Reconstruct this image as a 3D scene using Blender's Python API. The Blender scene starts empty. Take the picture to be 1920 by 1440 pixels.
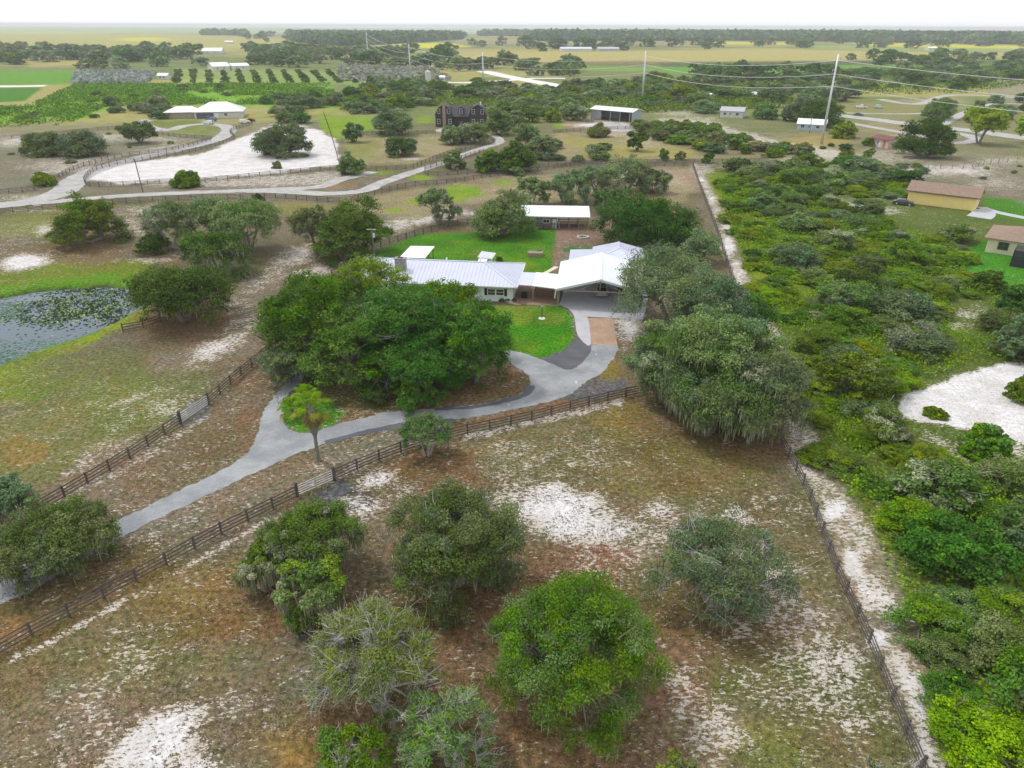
import bpy, math, random
import numpy as np
from mathutils import Vector, Matrix
random.seed(7)
SC = bpy.context.scene
COL = SC.collection
R = math.radians

# ------------------------------------------------------------------ camera
H = 39.0; F = 1330.0; PITCH = math.atan(672 / F); ROLL = R(.24)
cam = bpy.data.cameras.new('camera'); cam.sensor_width = 36; cam.lens = 36 * F / 1920
cam.clip_start = .5; cam.clip_end = 30000
camo = bpy.data.objects.new('camera', cam); COL.objects.link(camo)
camo.matrix_world = Matrix.Translation((0, 0, H)) @ Matrix.Rotation(math.pi / 2 - PITCH, 4, 'X') @ Matrix.Rotation(ROLL, 4, 'Z')
SC.camera = camo
SC.render.resolution_x = 1024; SC.render.resolution_y = 768

# ------------------------------------------------------------------ world, sun, exposure
SUN_EL = R(58); SUN_AZ = math.atan2(.45, -.8)          # direction towards the sun, from +X
w = bpy.data.worlds.new('World'); SC.world = w; w.use_nodes = True
nt = w.node_tree; bg = nt.nodes['Background']
sky = nt.nodes.new('ShaderNodeTexSky'); sky.sky_type = 'NISHITA'; sky.sun_disc = False
sky.sun_elevation = SUN_EL; sky.sun_rotation = math.pi / 2 - SUN_AZ; sky.dust_density = 1.0; sky.air_density = 1
hs = nt.nodes.new('ShaderNodeHueSaturation'); hs.inputs['Saturation'].default_value = .22
cl = nt.nodes.new('ShaderNodeMix'); cl.data_type = 'RGBA'; cl.inputs[0].default_value = .72; cl.inputs[7].default_value = (8.2, 8.45, 8.6, 1)   # thin bright overcast over the sky
nt.links.new(sky.outputs[0], hs.inputs['Color']); nt.links.new(hs.outputs[0], cl.inputs[6]); nt.links.new(cl.outputs[2], bg.inputs[0])
bg.inputs[1].default_value = .15
sl = bpy.data.lights.new('sun', 'SUN'); sl.energy = 1.9; sl.angle = R(10); sl.color = (1, .96, .9)
so = bpy.data.objects.new('sun', sl); COL.objects.link(so)
sd = Vector((math.cos(SUN_AZ) * math.cos(SUN_EL), math.sin(SUN_AZ) * math.cos(SUN_EL), math.sin(SUN_EL)))
so.rotation_euler = sd.to_track_quat('Z', 'Y').to_euler(); so.location = (-60, 40, 120)
SC.view_settings.view_transform = 'Standard'; SC.view_settings.look = 'None'
SC.view_settings.exposure = -0.03; SC.view_settings.gamma = 1

# ------------------------------------------------------------------ measuring: a point of the photograph -> a point of the land
_a = math.pi / 2 - PITCH
RX = np.array([[1, 0, 0], [0, math.cos(_a), -math.sin(_a)], [0, math.sin(_a), math.cos(_a)]])
RZ = np.array([[math.cos(ROLL), -math.sin(ROLL), 0], [math.sin(ROLL), math.cos(ROLL), 0], [0, 0, 1]])
RM = RX @ RZ
def P(px, py, z=0.0):
    d = RM @ np.array([(px - 960) / F, -(py - 720) / F, -1.0]); t = (z - H) / d[2]
    return (d[0] * t, d[1] * t)
def Q(x, y, z=0.0):
    d = RM.T @ np.array([x, y, z - H]); return (960 - F * d[0] / d[2], 720 + F * d[1] / d[2])
def PL(pts, z=0.0): return [P(a, b, z) for a, b in pts]

# ------------------------------------------------------------------ object helpers
def setp(o, label=None, cat=None, group=None, kind=None):
    if label: o['label'] = label
    if cat: o['category'] = cat
    if group: o['group'] = group
    if kind: o['kind'] = kind
    return o
def thing(name, label, cat, loc=(0, 0, 0), rotz=0, group=None):
    o = bpy.data.objects.new(name, None); COL.objects.link(o)
    o.location = loc; o.rotation_euler = (0, 0, rotz); o.empty_display_size = .5
    return setp(o, label, cat, group)
def link(name, me, parent=None, mat=None):
    o = bpy.data.objects.new(name, me); COL.objects.link(o)
    if parent: o.parent = parent
    if mat and not me.materials: me.materials.append(mat)
    return o
def raw_mesh(name, V, Fc, mat=None, smooth=False):
    me = bpy.data.meshes.new(name); me.from_pydata([tuple(map(float, v)) for v in V], [], Fc); me.update()
    if mat: me.materials.append(mat)
    if smooth:
        for p in me.polygons: p.use_smooth = True
    return me
class MB:
    def __init__(s): s.v = []; s.f = []
    def add(s, V, Fc):
        n = len(s.v); s.v += [tuple(v) for v in V]; s.f += [tuple(i + n for i in f) for f in Fc]; return s
    def box(s, cx, cy, cz, sx, sy, sz, rz=0.0):
        c, q = math.cos(rz), math.sin(rz); V = []
        for dz in (-.5, .5):
            for dx, dy in ((-.5, -.5), (.5, -.5), (.5, .5), (-.5, .5)):
                x, y = dx * sx, dy * sy; V.append((cx + x * c - y * q, cy + x * q + y * c, cz + dz * sz))
        return s.add(V, [(3, 2, 1, 0), (4, 5, 6, 7), (0, 1, 5, 4), (1, 2, 6, 5), (2, 3, 7, 6), (3, 0, 4, 7)])
    def beam(s, a, b, wd, ht):
        a = Vector(a); b = Vector(b); d = (b - a)
        if d.length < 1e-6: return s
        d.normalize(); u = d.cross(Vector((0, 0, 1)))
        if u.length < 1e-4: u = Vector((1, 0, 0))
        u.normalize(); n = u.cross(d).normalized(); V = []
        for p in (a, b):
            for i, j in ((-1, -1), (1, -1), (1, 1), (-1, 1)): V.append(p + u * (i * wd / 2) + n * (j * ht / 2))
        return s.add(V, [(0, 1, 2, 3), (7, 6, 5, 4), (4, 5, 1, 0), (5, 6, 2, 1), (6, 7, 3, 2), (7, 4, 0, 3)])
    def tube(s, pts, rad, n=6, cap=True):
        pts = [Vector(p) for p in pts]; m = len(pts); k0 = len(s.v); prev = None
        for i, p in enumerate(pts):
            d = (pts[min(i + 1, m - 1)] - pts[max(i - 1, 0)])
            d = d.normalized() if d.length > 1e-7 else Vector((0, 0, 1))
            u = (prev - d * prev.dot(d)) if prev else d.orthogonal()
            if u.length < 1e-4: u = d.orthogonal()
            u.normalize(); prev = u; v = d.cross(u); r = rad[i] if hasattr(rad, '__len__') else rad
            for k in range(n):
                t = 2 * math.pi * k / n; s.v.append(tuple(p + u * (r * math.cos(t)) + v * (r * math.sin(t))))
        for i in range(m - 1):
            for k in range(n):
                a = k0 + i * n + k; b = k0 + i * n + (k + 1) % n; s.f.append((a, b, b + n, a + n))
        if cap:
            s.f.append(tuple(k0 + k for k in range(n))[::-1]); s.f.append(tuple(k0 + (m - 1) * n + k for k in range(n)))
        return s
    def poly(s, V): return s.add(V, [tuple(range(len(V)))])
    def prism(s, pts, z0, z1):
        n = len(pts); V = [(x, y, z0) for x, y in pts] + [(x, y, z1) for x, y in pts]
        return s.add(V, [tuple(range(n))[::-1], tuple(range(n, 2 * n))] + [(i, (i + 1) % n, (i + 1) % n + n, i + n) for i in range(n)])
    def mesh(s, name, mat, smooth=False): return raw_mesh(name, s.v, s.f, mat, smooth)
    def build(s, name, mat, parent=None, smooth=False): return link(name, s.mesh(name, mat, smooth), parent)

# ------------------------------------------------------------------ materials
def newmat(name):
    m = bpy.data.materials.new(name); m.use_nodes = True; return m, m.node_tree.nodes, m.node_tree.links, m.node_tree.nodes['Principled BSDF']
def node(N, t, **kw):
    n = N.new(t)
    for k, v in kw.items(): setattr(n, k, v)
    return n
def mmath(N, L, op, a, b=None, clamp=False):
    n = N.new('ShaderNodeMath'); n.operation = op; n.use_clamp = clamp
    for i, x in enumerate((a, b)):
        if x is None: continue
        if isinstance(x, (int, float)): n.inputs[i].default_value = x
        else: L.new(x, n.inputs[i])
    return n.outputs[0]
def mixc(N, L, fac, a, b, mode='MIX'):
    n = N.new('ShaderNodeMix'); n.data_type = 'RGBA'; n.blend_type = mode
    for i, x in ((0, fac), (6, a), (7, b)):
        if isinstance(x, (int, float)): n.inputs[i].default_value = x
        elif isinstance(x, tuple): n.inputs[i].default_value = (*x[:3], 1)
        else: L.new(x, n.inputs[i])
    return n.outputs[2]
def noise(N, L, vec, scale, detail=3, rough=.55, dist=0):
    n = N.new('ShaderNodeTexNoise'); n.inputs['Scale'].default_value = scale; n.inputs['Detail'].default_value = detail
    n.inputs['Roughness'].default_value = rough; n.inputs['Distortion'].default_value = dist
    if vec is not None: L.new(vec, n.inputs['Vector'])
    return n.outputs[0]
def ramp(N, L, x, lo, hi, a=0.0, b=1.0):
    n = N.new('ShaderNodeMapRange'); n.interpolation_type = 'SMOOTHSTEP'
    for i, q in enumerate((x, lo, hi, a, b)):
        if isinstance(q, (int, float)): n.inputs[i].default_value = q
        else: L.new(q, n.inputs[i])
    return n.outputs[0]
def vcoord(N, L, scale=(1, 1, 1), rot=0.0):
    g = N.new('ShaderNodeNewGeometry'); m = N.new('ShaderNodeMapping'); L.new(g.outputs['Position'], m.inputs[0])
    m.inputs['Scale'].default_value = scale; m.inputs['Rotation'].default_value = (0, 0, rot); return m.outputs[0]
_m = {}
def plain(name, col, rough=.6, var=.18, scale=1.5, metal=0.0, spec=.4, bump=0.0, dirt=None):
    if name in _m: return _m[name]
    m, N, L, b = newmat(name); v = vcoord(N, L)
    n1 = noise(N, L, v, scale, 5); n2 = noise(N, L, v, scale * 9, 3)
    f = mmath(N, L, 'MULTIPLY', mmath(N, L, 'ADD', n1, n2), .5)
    k = ramp(N, L, f, .3, .7)
    dk = tuple(c * (1 - var) for c in col); lt = tuple(min(c * (1 + var), .92) for c in col)
    c = mixc(N, L, k, dk, lt)
    if dirt: c = mixc(N, L, ramp(N, L, noise(N, L, v, scale * .6, 6, .7), .5, .75, 0, dirt[3]), c, dirt[:3])
    L.new(c, b.inputs['Base Color']); b.inputs['Roughness'].default_value = rough; b.inputs['Metallic'].default_value = metal
    b.inputs['Specular IOR Level'].default_value = spec
    if bump:
        bp = N.new('ShaderNodeBump'); bp.inputs['Strength'].default_value = bump; bp.inputs['Distance'].default_value = .03
        L.new(n2, bp.inputs['Height']); L.new(bp.outputs[0], b.inputs['Normal'])
    _m[name] = m; return m
def foliage_mat(name, transl=.22, rough=.65, vary=.10):
    if name in _m: return _m[name]
    m, N, L, b = newmat(name)
    at = node(N, 'ShaderNodeAttribute', attribute_name='tint'); oi = N.new('ShaderNodeObjectInfo')
    hsv = N.new('ShaderNodeHueSaturation'); hsv.inputs['Saturation'].default_value = 1.1; L.new(at.outputs['Color'], hsv.inputs['Color'])
    L.new(ramp(N, L, oi.outputs['Random'], 0, 1, .5 - vary * .22, .5 + vary * .18), hsv.inputs['Hue'])
    r2 = mmath(N, L, 'FRACT', mmath(N, L, 'MULTIPLY', oi.outputs['Random'], 7.31))
    L.new(ramp(N, L, r2, 0, 1, 1 - vary * 2.2, 1 + vary * 2.2), hsv.inputs['Value'])
    L.new(hsv.outputs[0], b.inputs['Base Color']); b.inputs['Roughness'].default_value = rough
    b.inputs['Specular IOR Level'].default_value = .12
    tr = N.new('ShaderNodeBsdfTranslucent'); L.new(hsv.outputs[0], tr.inputs[0])
    mx = N.new('ShaderNodeMixShader'); mx.inputs[0].default_value = transl
    L.new(b.outputs[0], mx.inputs[1]); L.new(tr.outputs[0], mx.inputs[2])
    L.new(mx.outputs[0], N['Material Output'].inputs[0]); _m[name] = m; return m
LEAF = foliage_mat('foliage'); MOSS = foliage_mat('moss', .3)
BARK = plain('bark', (.20, .185, .165), .9, .35, 3, bump=.4)
PALEBARK = plain('pale_bark', (.42, .40, .38), .9, .25, 3)
BOARD = plain('fence_board', (.115, .10, .092), .8, .35, 2, spec=.2)
GALV = plain('galvanised_steel', (.62, .64, .66), .35, .12, 2, metal=.4)
WHITE = plain('white_paint', (.80, .81, .83), .5, .05, 1.2)
ROOFW = plain('white_metal_roof', (.60, .62, .74), .30, .04, .5, spec=.6, dirt=(.42, .42, .48, .35))
ROOFB = plain('bright_metal_roof', (.84, .87, .88), .28, .03, .5, spec=.6, dirt=(.6, .62, .62, .25))
GLASS = plain('window_glass', (.035, .04, .05), .08, .2, 3, spec=.9)
BLACK = plain('black_paint', (.015, .015, .018), .4, .2, 3)
TYRE = plain('tyre_rubber', (.02, .02, .02), .85, .2, 5)
CONC = plain('concrete', (.46, .46, .50), .8, .10, .7, dirt=(.30, .30, .33, .5), bump=.1)
WOOD = plain('weathered_wood', (.30, .24, .19), .85, .3, 2.5, bump=.3)
POLEWOOD = plain('pole_wood', (.16, .13, .11), .9, .3, 4)

# ------------------------------------------------------------------ ground
rng = np.random.default_rng(11)
def vnoise(x, y, seed):
    """value noise, vectorised"""
    r = np.random.default_rng(seed); T = r.random((256, 256))
    xi = np.floor(x).astype(int); yi = np.floor(y).astype(int); fx = x - xi; fy = y - yi
    fx = fx * fx * (3 - 2 * fx); fy = fy * fy * (3 - 2 * fy)
    g = lambda a, b: T[a % 256, b % 256]
    return (g(xi, yi) * (1 - fx) + g(xi + 1, yi) * fx) * (1 - fy) + (g(xi, yi + 1) * (1 - fx) + g(xi + 1, yi + 1) * fx) * fy
def fbm(x, y, seed, o=4):
    s = 0; a = .5
    for i in range(o): s = s + a * vnoise(x * 2 ** i + 13 * i, y * 2 ** i + 7 * i, seed + i); a *= .5
    return s / (1 - .5 ** o)
def sdist(X, Y, poly):
    """signed distance (positive inside) to a polygon, vectorised"""
    d = np.full(X.shape, 1e9); ins = np.zeros(X.shape, bool); n = len(poly)
    for i in range(n):
        x1, y1 = poly[i]; x2, y2 = poly[(i + 1) % n]; ex, ey = x2 - x1, y2 - y1
        t = np.clip(((X - x1) * ex + (Y - y1) * ey) / (ex * ex + ey * ey + 1e-12), 0, 1)
        d = np.minimum(d, np.hypot(X - x1 - t * ex, Y - y1 - t * ey))
        c = ((y1 > Y) != (y2 > Y)) & (X < (x2 - x1) * (Y - y1) / (y2 - y1 + 1e-12) + x1); ins ^= c
    return np.where(ins, d, -d)
def pdist(X, Y, line):
    d = np.full(X.shape, 1e9)
    for (x1, y1), (x2, y2) in zip(line[:-1], line[1:]):
        ex, ey = x2 - x1, y2 - y1; t = np.clip(((X - x1) * ex + (Y - y1) * ey) / (ex * ex + ey * ey + 1e-12), 0, 1)
        d = np.minimum(d, np.hypot(X - x1 - t * ex, Y - y1 - t * ey))
    return d
def sm(x, a, b):
    t = np.clip((x - a) / (b - a), 0, 1); return t * t * (3 - 2 * t)
OLIVE = (.172, .140, .090); DULLG = (.125, .165, .045); LAWN = (.062, .215, .010); YLAWN = (.20, .32, .008)
RUST = (.20, .115, .06); ORANGE = (.30, .17, .045); BROWN = (.17, .12, .07); PINK = (.34, .25, .19)
TAN = (.34, .29, .17); YTAN = (.42, .40, .12); MILL = (.13, .13, .15); GREYL = (.22, .20, .17); DGREEN = (.05, .11, .025); PALEG = (.32, .42, .12)
FGREEN = (.12, .32, .02); FYEL = (.62, .60, .03); FTAN = (.46, .40, .15); FDARK = (.06, .09, .05); MUD = (.16, .12, .10)
pond_px = [(-160, 560), (-90, 556), (0, 552), (60, 541), (130, 534), (200, 531), (255, 536), (285, 550), (278, 566), (250, 583), (220, 600), (170, 622), (110, 640), (60, 655), (0, 682), (-60, 715), (-160, 760)]
pond_w = PL(pond_px)
# fan-shaped triangulation of the land, fine near the drone, coarse at the horizon
y0 = -40.0; nr, nc = 760, 620
rr = 40 + 12 * (np.exp(np.linspace(0, math.log(12000 / 12 + 1), nr)) - 1)
rr = np.concatenate([[2.0], rr]); tt = np.linspace(-1.25, 1.25, nc); tt = np.sign(tt) * np.abs(tt) ** 1.0
RRr, TT = np.meshgrid(rr, tt, indexing='ij'); GX = (RRr * TT).ravel(); GY = (y0 + RRr).ravel()
dvec = np.stack([GX, GY, np.full(GX.shape, -H)], 1) @ RM
dep = np.where(dvec[:, 2] < -1, dvec[:, 2], -1)
U = 960 - F * dvec[:, 0] / dep; Vv = 720 + F * dvec[:, 1] / dep
bad = dvec[:, 2] > -1; U[bad] = -9999; Vv[bad] = 9999
dist = np.hypot(GX, GY)
# natural wobble of patch borders
wob = (fbm(GX * .13, GY * .13, 5, 5) - .5) * 1.5; wob2 = (fbm(GX * .45 + 31, GY * .45, 9, 5) - .5) * 2.2
soil = np.tile(np.array(OLIVE), (len(GX), 1)); sand = .19 + .18 * (fbm(GX * .06 + 50, GY * .06, 71) - .45) * 2
def blend(col, m):
    global soil
    m = np.clip(m, 0, 1)[:, None]; soil = soil * (1 - m) + np.array(col)[None] * m
big = fbm(GX * .035, GY * .035, 21); mid = fbm(GX * .1, GY * .1, 33)
blend(DULLG, sm(big, .5, .7) * .5); blend((.24, .18, .13), sm(fbm(GX * .07, GY * .07, 61), .48, .66) * .55 * (dist < 260)); blend(BROWN, sm(mid, .52, .7) * .5 * (dist < 200)); blend((.19, .17, .14), sm(fbm(GX * .08, GY * .08, 40), .45, .62) * .6)
# far country
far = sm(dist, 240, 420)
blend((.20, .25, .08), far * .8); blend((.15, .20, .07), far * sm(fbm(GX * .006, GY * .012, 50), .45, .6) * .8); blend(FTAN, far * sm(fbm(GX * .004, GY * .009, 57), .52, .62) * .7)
def blob(col, cx, cy, rx, ry, m=1.0, soft=.5, rot=0.0, ch='c', wb=.45):
    if ch == 's': rx, ry, soft = rx * 1.18, ry * 1.18, max(soft, .95)
    du = U - cx; dv = Vv - cy
    if rot:
        c, s = math.cos(R(rot)), math.sin(R(rot)); du, dv = du * c + dv * s, -du * s + dv * c
    k = np.hypot(du / rx, dv / ry) + (wob * 1.3 + wob2 * .7) * wb
    a = m * (1 - sm(k, 1 - soft, 1 + soft * .6))
    if ch == 's':
        global sand; sand = np.maximum(sand, a) if m > 0 else sand * (1 + a)
    else: blend(col, a)
def area(col, pts, m=1.0, soft=4.0, wb=1.0, ch='c'):
    a = m * sm(sdist(U, Vv, pts) + (wob * soft * 2.2 + wob2 * soft) * wb, -soft, soft)
    if ch == 's':
        global sand; sand = np.maximum(sand, a) if m > 0 else sand * (1 + a)
    else: blend(col, a)
def stripe(col, pts, hw, m=1.0, soft=3.0, ch='c', wb=.6):
    a = m * (1 - sm(pdist(U, Vv, pts) + (wob * hw * 1.6 + wob2 * hw) * wb, hw - soft, hw + soft))
    if ch == 's':
        global sand; sand = np.maximum(sand, a)
    else: blend(col, a)
blend((.42, .52, .40), sm(dist, 3300, 5200))  # ground paled towards the horizon, bright haze painted into its colour
# --- far fields
area(YTAN, [(-300, 66), (300, 62), (560, 72), (720, 80), (560, 92), (300, 88), (-300, 92)], .95, 4, .3)
blob(FYEL, 270, 74, 55, 4, .9); blob(FYEL, 60, 60, 160, 4, .6); area(FTAN, [(180, 84), (700, 80), (760, 92), (560, 100), (200, 96)], .7, 4, .3)
area(PALEG, [(-200, 54), (560, 52), (560, 60), (-200, 62)], .8, 3, .3)
area(FYEL, [(725, 82), (840, 80), (885, 88), (740, 92)], .95, 1.5, .2); area(FTAN, [(835, 98), (1460, 92), (1950, 100), (1950, 108), (1420, 117), (1000, 121), (840, 112)], .95, 3, .3)
area((.16, .34, .03), [(1040, 120), (1500, 124), (1960, 108), (1960, 122), (1500, 136), (1060, 132)], .6, 3, .4); area((.20, .36, .04), [(700, 100), (830, 98), (830, 112), (720, 116)], .6, 3, .4); area(TAN, [(850, 74), (1500, 78), (1500, 84), (860, 84)], .8, 2, .3); area(FYEL, [(1330, 78), (1480, 80), (1500, 84), (1340, 83)], .9, 1.5, .2)
area(FYEL, [(1600, 80), (1950, 86), (1950, 93), (1640, 87)], .9, 1.5, .2); area(PALEG, [(1480, 84), (1950, 92), (1950, 98), (1500, 92)], .7, 2, .2)
area(FGREEN, [(1235, 130), (1320, 124), (1500, 122), (1600, 122), (1590, 131), (1420, 138), (1260, 139)], .85, 3, .3)
area(FDARK, [(1230, 116), (1950, 112), (1950, 120), (1600, 122), (1240, 126)], .7, 2, .3); area(MUD, [(820, 118), (1200, 114), (1280, 120), (1200, 124)], .7, 2, .3)
area(FGREEN, [(-200, 133), (155, 133), (120, 158), (-200, 158)], 1, 2, .2); area(LAWN, [(-200, 164), (80, 164), (45, 190), (-200, 200)], 1, 2, .2); area(FTAN, [(30, 115), (180, 107), (170, 125), (60, 125)], .8, 3)
area(FTAN, [(640, 125), (830, 120), (900, 140), (880, 152), (660, 150)], .6, 4); area(GREYL, [(150, 135), (290, 135), (260, 158), (140, 158)], .6, 4)
area(PALEG, [(330, 128), (720, 135), (720, 158), (320, 158)], .6, 4, .5); area(FTAN, [(860, 152), (1000, 150), (1040, 162), (980, 170), (860, 162)], .6, 2, .3)
area((.17, .40, .01), [(140, 158), (620, 158), (640, 205), (480, 200), (230, 192), (160, 222), (-100, 240), (-100, 205), (60, 200)], .85, 4); area(YLAWN, [(650, 160), (1060, 160), (1060, 178), (700, 180)], .4, 4)
# --- middle distance left
area(GREYL, [(-100, 232), (620, 232), (640, 372), (-100, 372)], .6, 6); area((.14, .20, .03), [(275, 226), (375, 224), (380, 236), (300, 240)], .8, 3); area((.18, .24, .04), [(315, 242), (400, 236), (412, 242), (380, 254), (320, 250)], .8, 3)
area(YLAWN, [(598, 212), (650, 215), (690, 218), (700, 240), (660, 255), (630, 262), (600, 240)], 1, 3); blob(YLAWN, 720, 232, 45, 14, .8); blob(YLAWN, 795, 225, 18, 9, .9); blob(YLAWN, 990, 225, 22, 7, 1); blob(YLAWN, 1050, 230, 14, 12, 1)
area(TAN, [(650, 258), (820, 255), (870, 275), (800, 300), (680, 312), (650, 295)], .9, 5); area((.22, .25, .05), [(650, 262), (720, 262), (700, 300), (650, 300)], .6, 5)
area(TAN, [(1030, 248), (1200, 245), (1330, 300), (1060, 302), (1040, 280)], .8, 6); area((.34, .31, .06), [(1040, 255), (1300, 280), (1290, 298), (1100, 292)], .6, 5)
area(PINK, [(1045, 215), (1180, 230), (1200, 248), (1060, 245)], .8, 5); area(PINK, [(1190, 312), (1300, 310), (1318, 360), (1250, 350)], .9, 6); area(TAN, [(640, 372), (960, 330), (1200, 312), (1300, 350), (1280, 380), (900, 375), (760, 420), (700, 400)], .7, 6)
area(YLAWN, [(790, 372), (850, 345), (890, 350), (905, 362), (860, 378), (800, 382)], 1, 4); blob(YLAWN, 740, 394, 22, 5, .9); blob(YLAWN, 780, 378, 17, 5, .9); blob(YLAWN, 945, 342, 16, 6, .8); blob(YLAWN, 790, 333, 25, 7, .9); blob(YLAWN, 710, 323, 30, 5, .6)
area(GREYL, [(560, 355), (640, 340), (670, 352), (600, 362)], .6, 3); blob(ORANGE, 620, 349, 45, 5, .7)
area(OLIVE, [(-100, 398), (640, 388), (700, 420), (640, 480), (500, 520), (-100, 520)], .6, 10); blob((.20, .22, .05), 60, 420, 90, 26, .7); blob((.24, .23, .06), 560, 390, 60, 14, .7)
blob(RUST, 130, 468, 90, 12, .7); blob(RUST, 330, 490, 60, 16, .5); blob(DGREEN, 420, 500, 80, 30, .5)
# pond banks
stripe((.16, .21, .02), [(-160, 540), (0, 535), (120, 512), (220, 508), (330, 530)], 24, .95, 6); stripe((.11, .24, .012), [(-160, 560), (0, 551), (120, 530), (200, 524), (285, 532), (310, 548)], 12, 1, 4)
stripe((.22, .29, .012), [(-160, 785), (0, 690), (100, 650), (180, 622), (245, 592), (262, 580)], 20, 1, 5); stripe((.09, .26, .010), [(-160, 770), (0, 682), (80, 652), (120, 636), (180, 615)], 8, .9, 3)
blob((.20, .27, .02), 0, 715, 140, 45, .9); blob((.15, .17, .05), 160, 700, 190, 60, .7); blob((.16, .19, .05), 250, 760, 150, 60, .5)
area((.18, .20, .05), [(-60, 800), (260, 700), (340, 760), (100, 900), (-60, 920)], .6, 14)
# foreground tones
area(BROWN, [(240, 880), (500, 640), (530, 720), (480, 780), (460, 850), (220, 970)], .5, 10); blob(RUST, 470, 790, 40, 50, .5); blob(RUST, 470, 700, 40, 30, .4)
area((.20, .13, .07), [(560, 720), (960, 690), (990, 705), (975, 735), (820, 762), (640, 790), (600, 760)], .95, 5); blob((.13, .13, .04), 720, 745, 130, 28, .8)
area((.07, .24, .01), [(534, 745), (590, 735), (650, 775), (620, 800), (560, 812), (530, 790)], 1, 4, .5)
blob((.30, .17, .04), 40, 640 + 200, 50, 30, .5); stripe(RUST, [(840, 800), (960, 778), (1080, 752), (1165, 738)], 12, .8, 4); area(GREYL, [(600, 840), (840, 800), (840, 812), (620, 885)], .6, 5)
blob(ORANGE, 830, 850, 70, 24, .45); blob(RUST, 815, 875, 90, 40, .9); blob(RUST, 850, 880, 60, 26, .7)
blob(BROWN, 1050, 860, 200, 90, .5); blob((.18, .18, .07), 1040, 840, 160, 60, .5); blob((.24, .19, .05), 1180, 790, 60, 40, .9); blob((.14, .17, .02), 1300, 850, 130, 45, 1, .6, 12); blob((.16, .24, .02), 1330, 868, 110, 24, .9, .6, 10); blob((.20, .19, .05), 1280, 900, 180, 40, .5)
blob(PINK, 1140, 1060, 150, 50, .35); blob((.24, .12, .08), 1080, 1070, 120, 55, .8); blob((.13, .12, .04), 1130, 1120, 160, 60, .7); blob(BROWN, 900, 1080, 110, 90, .6)
blob((.23, .14, .06), 420, 1150, 160, 80, .8); blob((.24, .15, .04), 340, 1090, 130, 50, .4); blob((.19, .15, .05), 250, 1130, 200, 120, .5); blob(ORANGE, 545, 1400, 100, 90, .6, 1.0); blob((.40, .24, .06), 560, 1425, 60, 60, .4, 1.0); blob((.22, .155, .07), 40, 1300, 110, 90, .6, .9); blob((.17, .16, .05), 300, 1250, 260, 60, .5)
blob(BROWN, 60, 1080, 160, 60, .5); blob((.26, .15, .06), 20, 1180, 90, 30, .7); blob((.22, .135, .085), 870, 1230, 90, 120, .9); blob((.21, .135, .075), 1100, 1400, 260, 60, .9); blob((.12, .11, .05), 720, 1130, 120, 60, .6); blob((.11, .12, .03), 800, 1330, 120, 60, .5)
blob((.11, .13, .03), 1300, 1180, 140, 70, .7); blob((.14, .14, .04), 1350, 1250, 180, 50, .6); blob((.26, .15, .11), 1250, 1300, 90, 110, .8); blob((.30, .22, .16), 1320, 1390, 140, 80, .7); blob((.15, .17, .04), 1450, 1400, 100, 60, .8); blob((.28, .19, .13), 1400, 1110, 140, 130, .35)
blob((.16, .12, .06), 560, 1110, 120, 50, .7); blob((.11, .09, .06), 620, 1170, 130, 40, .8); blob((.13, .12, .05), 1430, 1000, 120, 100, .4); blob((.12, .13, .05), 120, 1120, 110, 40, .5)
# right side: track and thicket floor
TRK = [(1302, 312), (1318, 340), (1338, 380), (1356, 430), (1370, 470), (1388, 520), (1415, 580), (1442, 650), (1478, 760), (1512, 850), (1560, 940), (1605, 1020), (1655, 1120), (1695, 1220), (1735, 1330), (1790, 1460)]
area((.10, .15, .02), [(1320, 320), (1700, 300), (1960, 420), (2100, 560), (2100, 1600), (1790, 1500), (1700, 1260), (1560, 960), (1440, 640), (1370, 480)], .9, 8)
area((.19, .25, .012), [(1325, 330), (1420, 340), (1470, 400), (1500, 520), (1480, 600), (1420, 560), (1370, 430)], .9, 8)
for q in ((1560, 900, 60, 60), (1640, 1000, 60, 50), (1560, 520, 120, 60), (1700, 620, 120, 50), (1600, 760, 60, 60)): blob((.15, .22, .012), *q, .7)
blob((.28, .25, .05), 1740, 1200, 60, 90, .6); blob((.22, .18, .05), 1780, 1280, 70, 110, .6); blob((.25, .25, .03), 1850, 1400, 100, 80, .6); blob(TAN, 1540, 730, 30, 40, .7)
area(LAWN, [(1850, 368), (1960, 380), (1960, 425), (1840, 398)], 1, 3, .4); area((.06, .25, .012), [(1800, 470), (1850, 450), (1960, 500), (1960, 545), (1830, 535), (1800, 510)], 1, 4, .5)
area((.25, .23, .14), [(1330, 262), (1960, 200), (1960, 345), (1760, 330), (1400, 312), (1310, 306)], .7, 6); area((.40, .37, .26), [(1500, 265), (1640, 292), (1760, 320), (1680, 325), (1460, 300)], .6, 5); area((.27, .25, .11), [(1560, 190), (1760, 195), (1700, 222), (1580, 215)], .8, 4); blob((.44, .33, .10), 1530, 265, 60, 12, .6)
area(GREYL, [(1640, 300), (1960, 300), (1960, 400), (1850, 350), (1660, 335)], .7, 6); area((.30, .28, .22), [(1860, 150), (1960, 150), (1960, 215), (1880, 190), (1850, 175)], .8, 4); blob(TAN, 1660, 235, 60, 16, .6); blob((.42, .36, .26), 1755, 190, 70, 8, .6)
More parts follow.
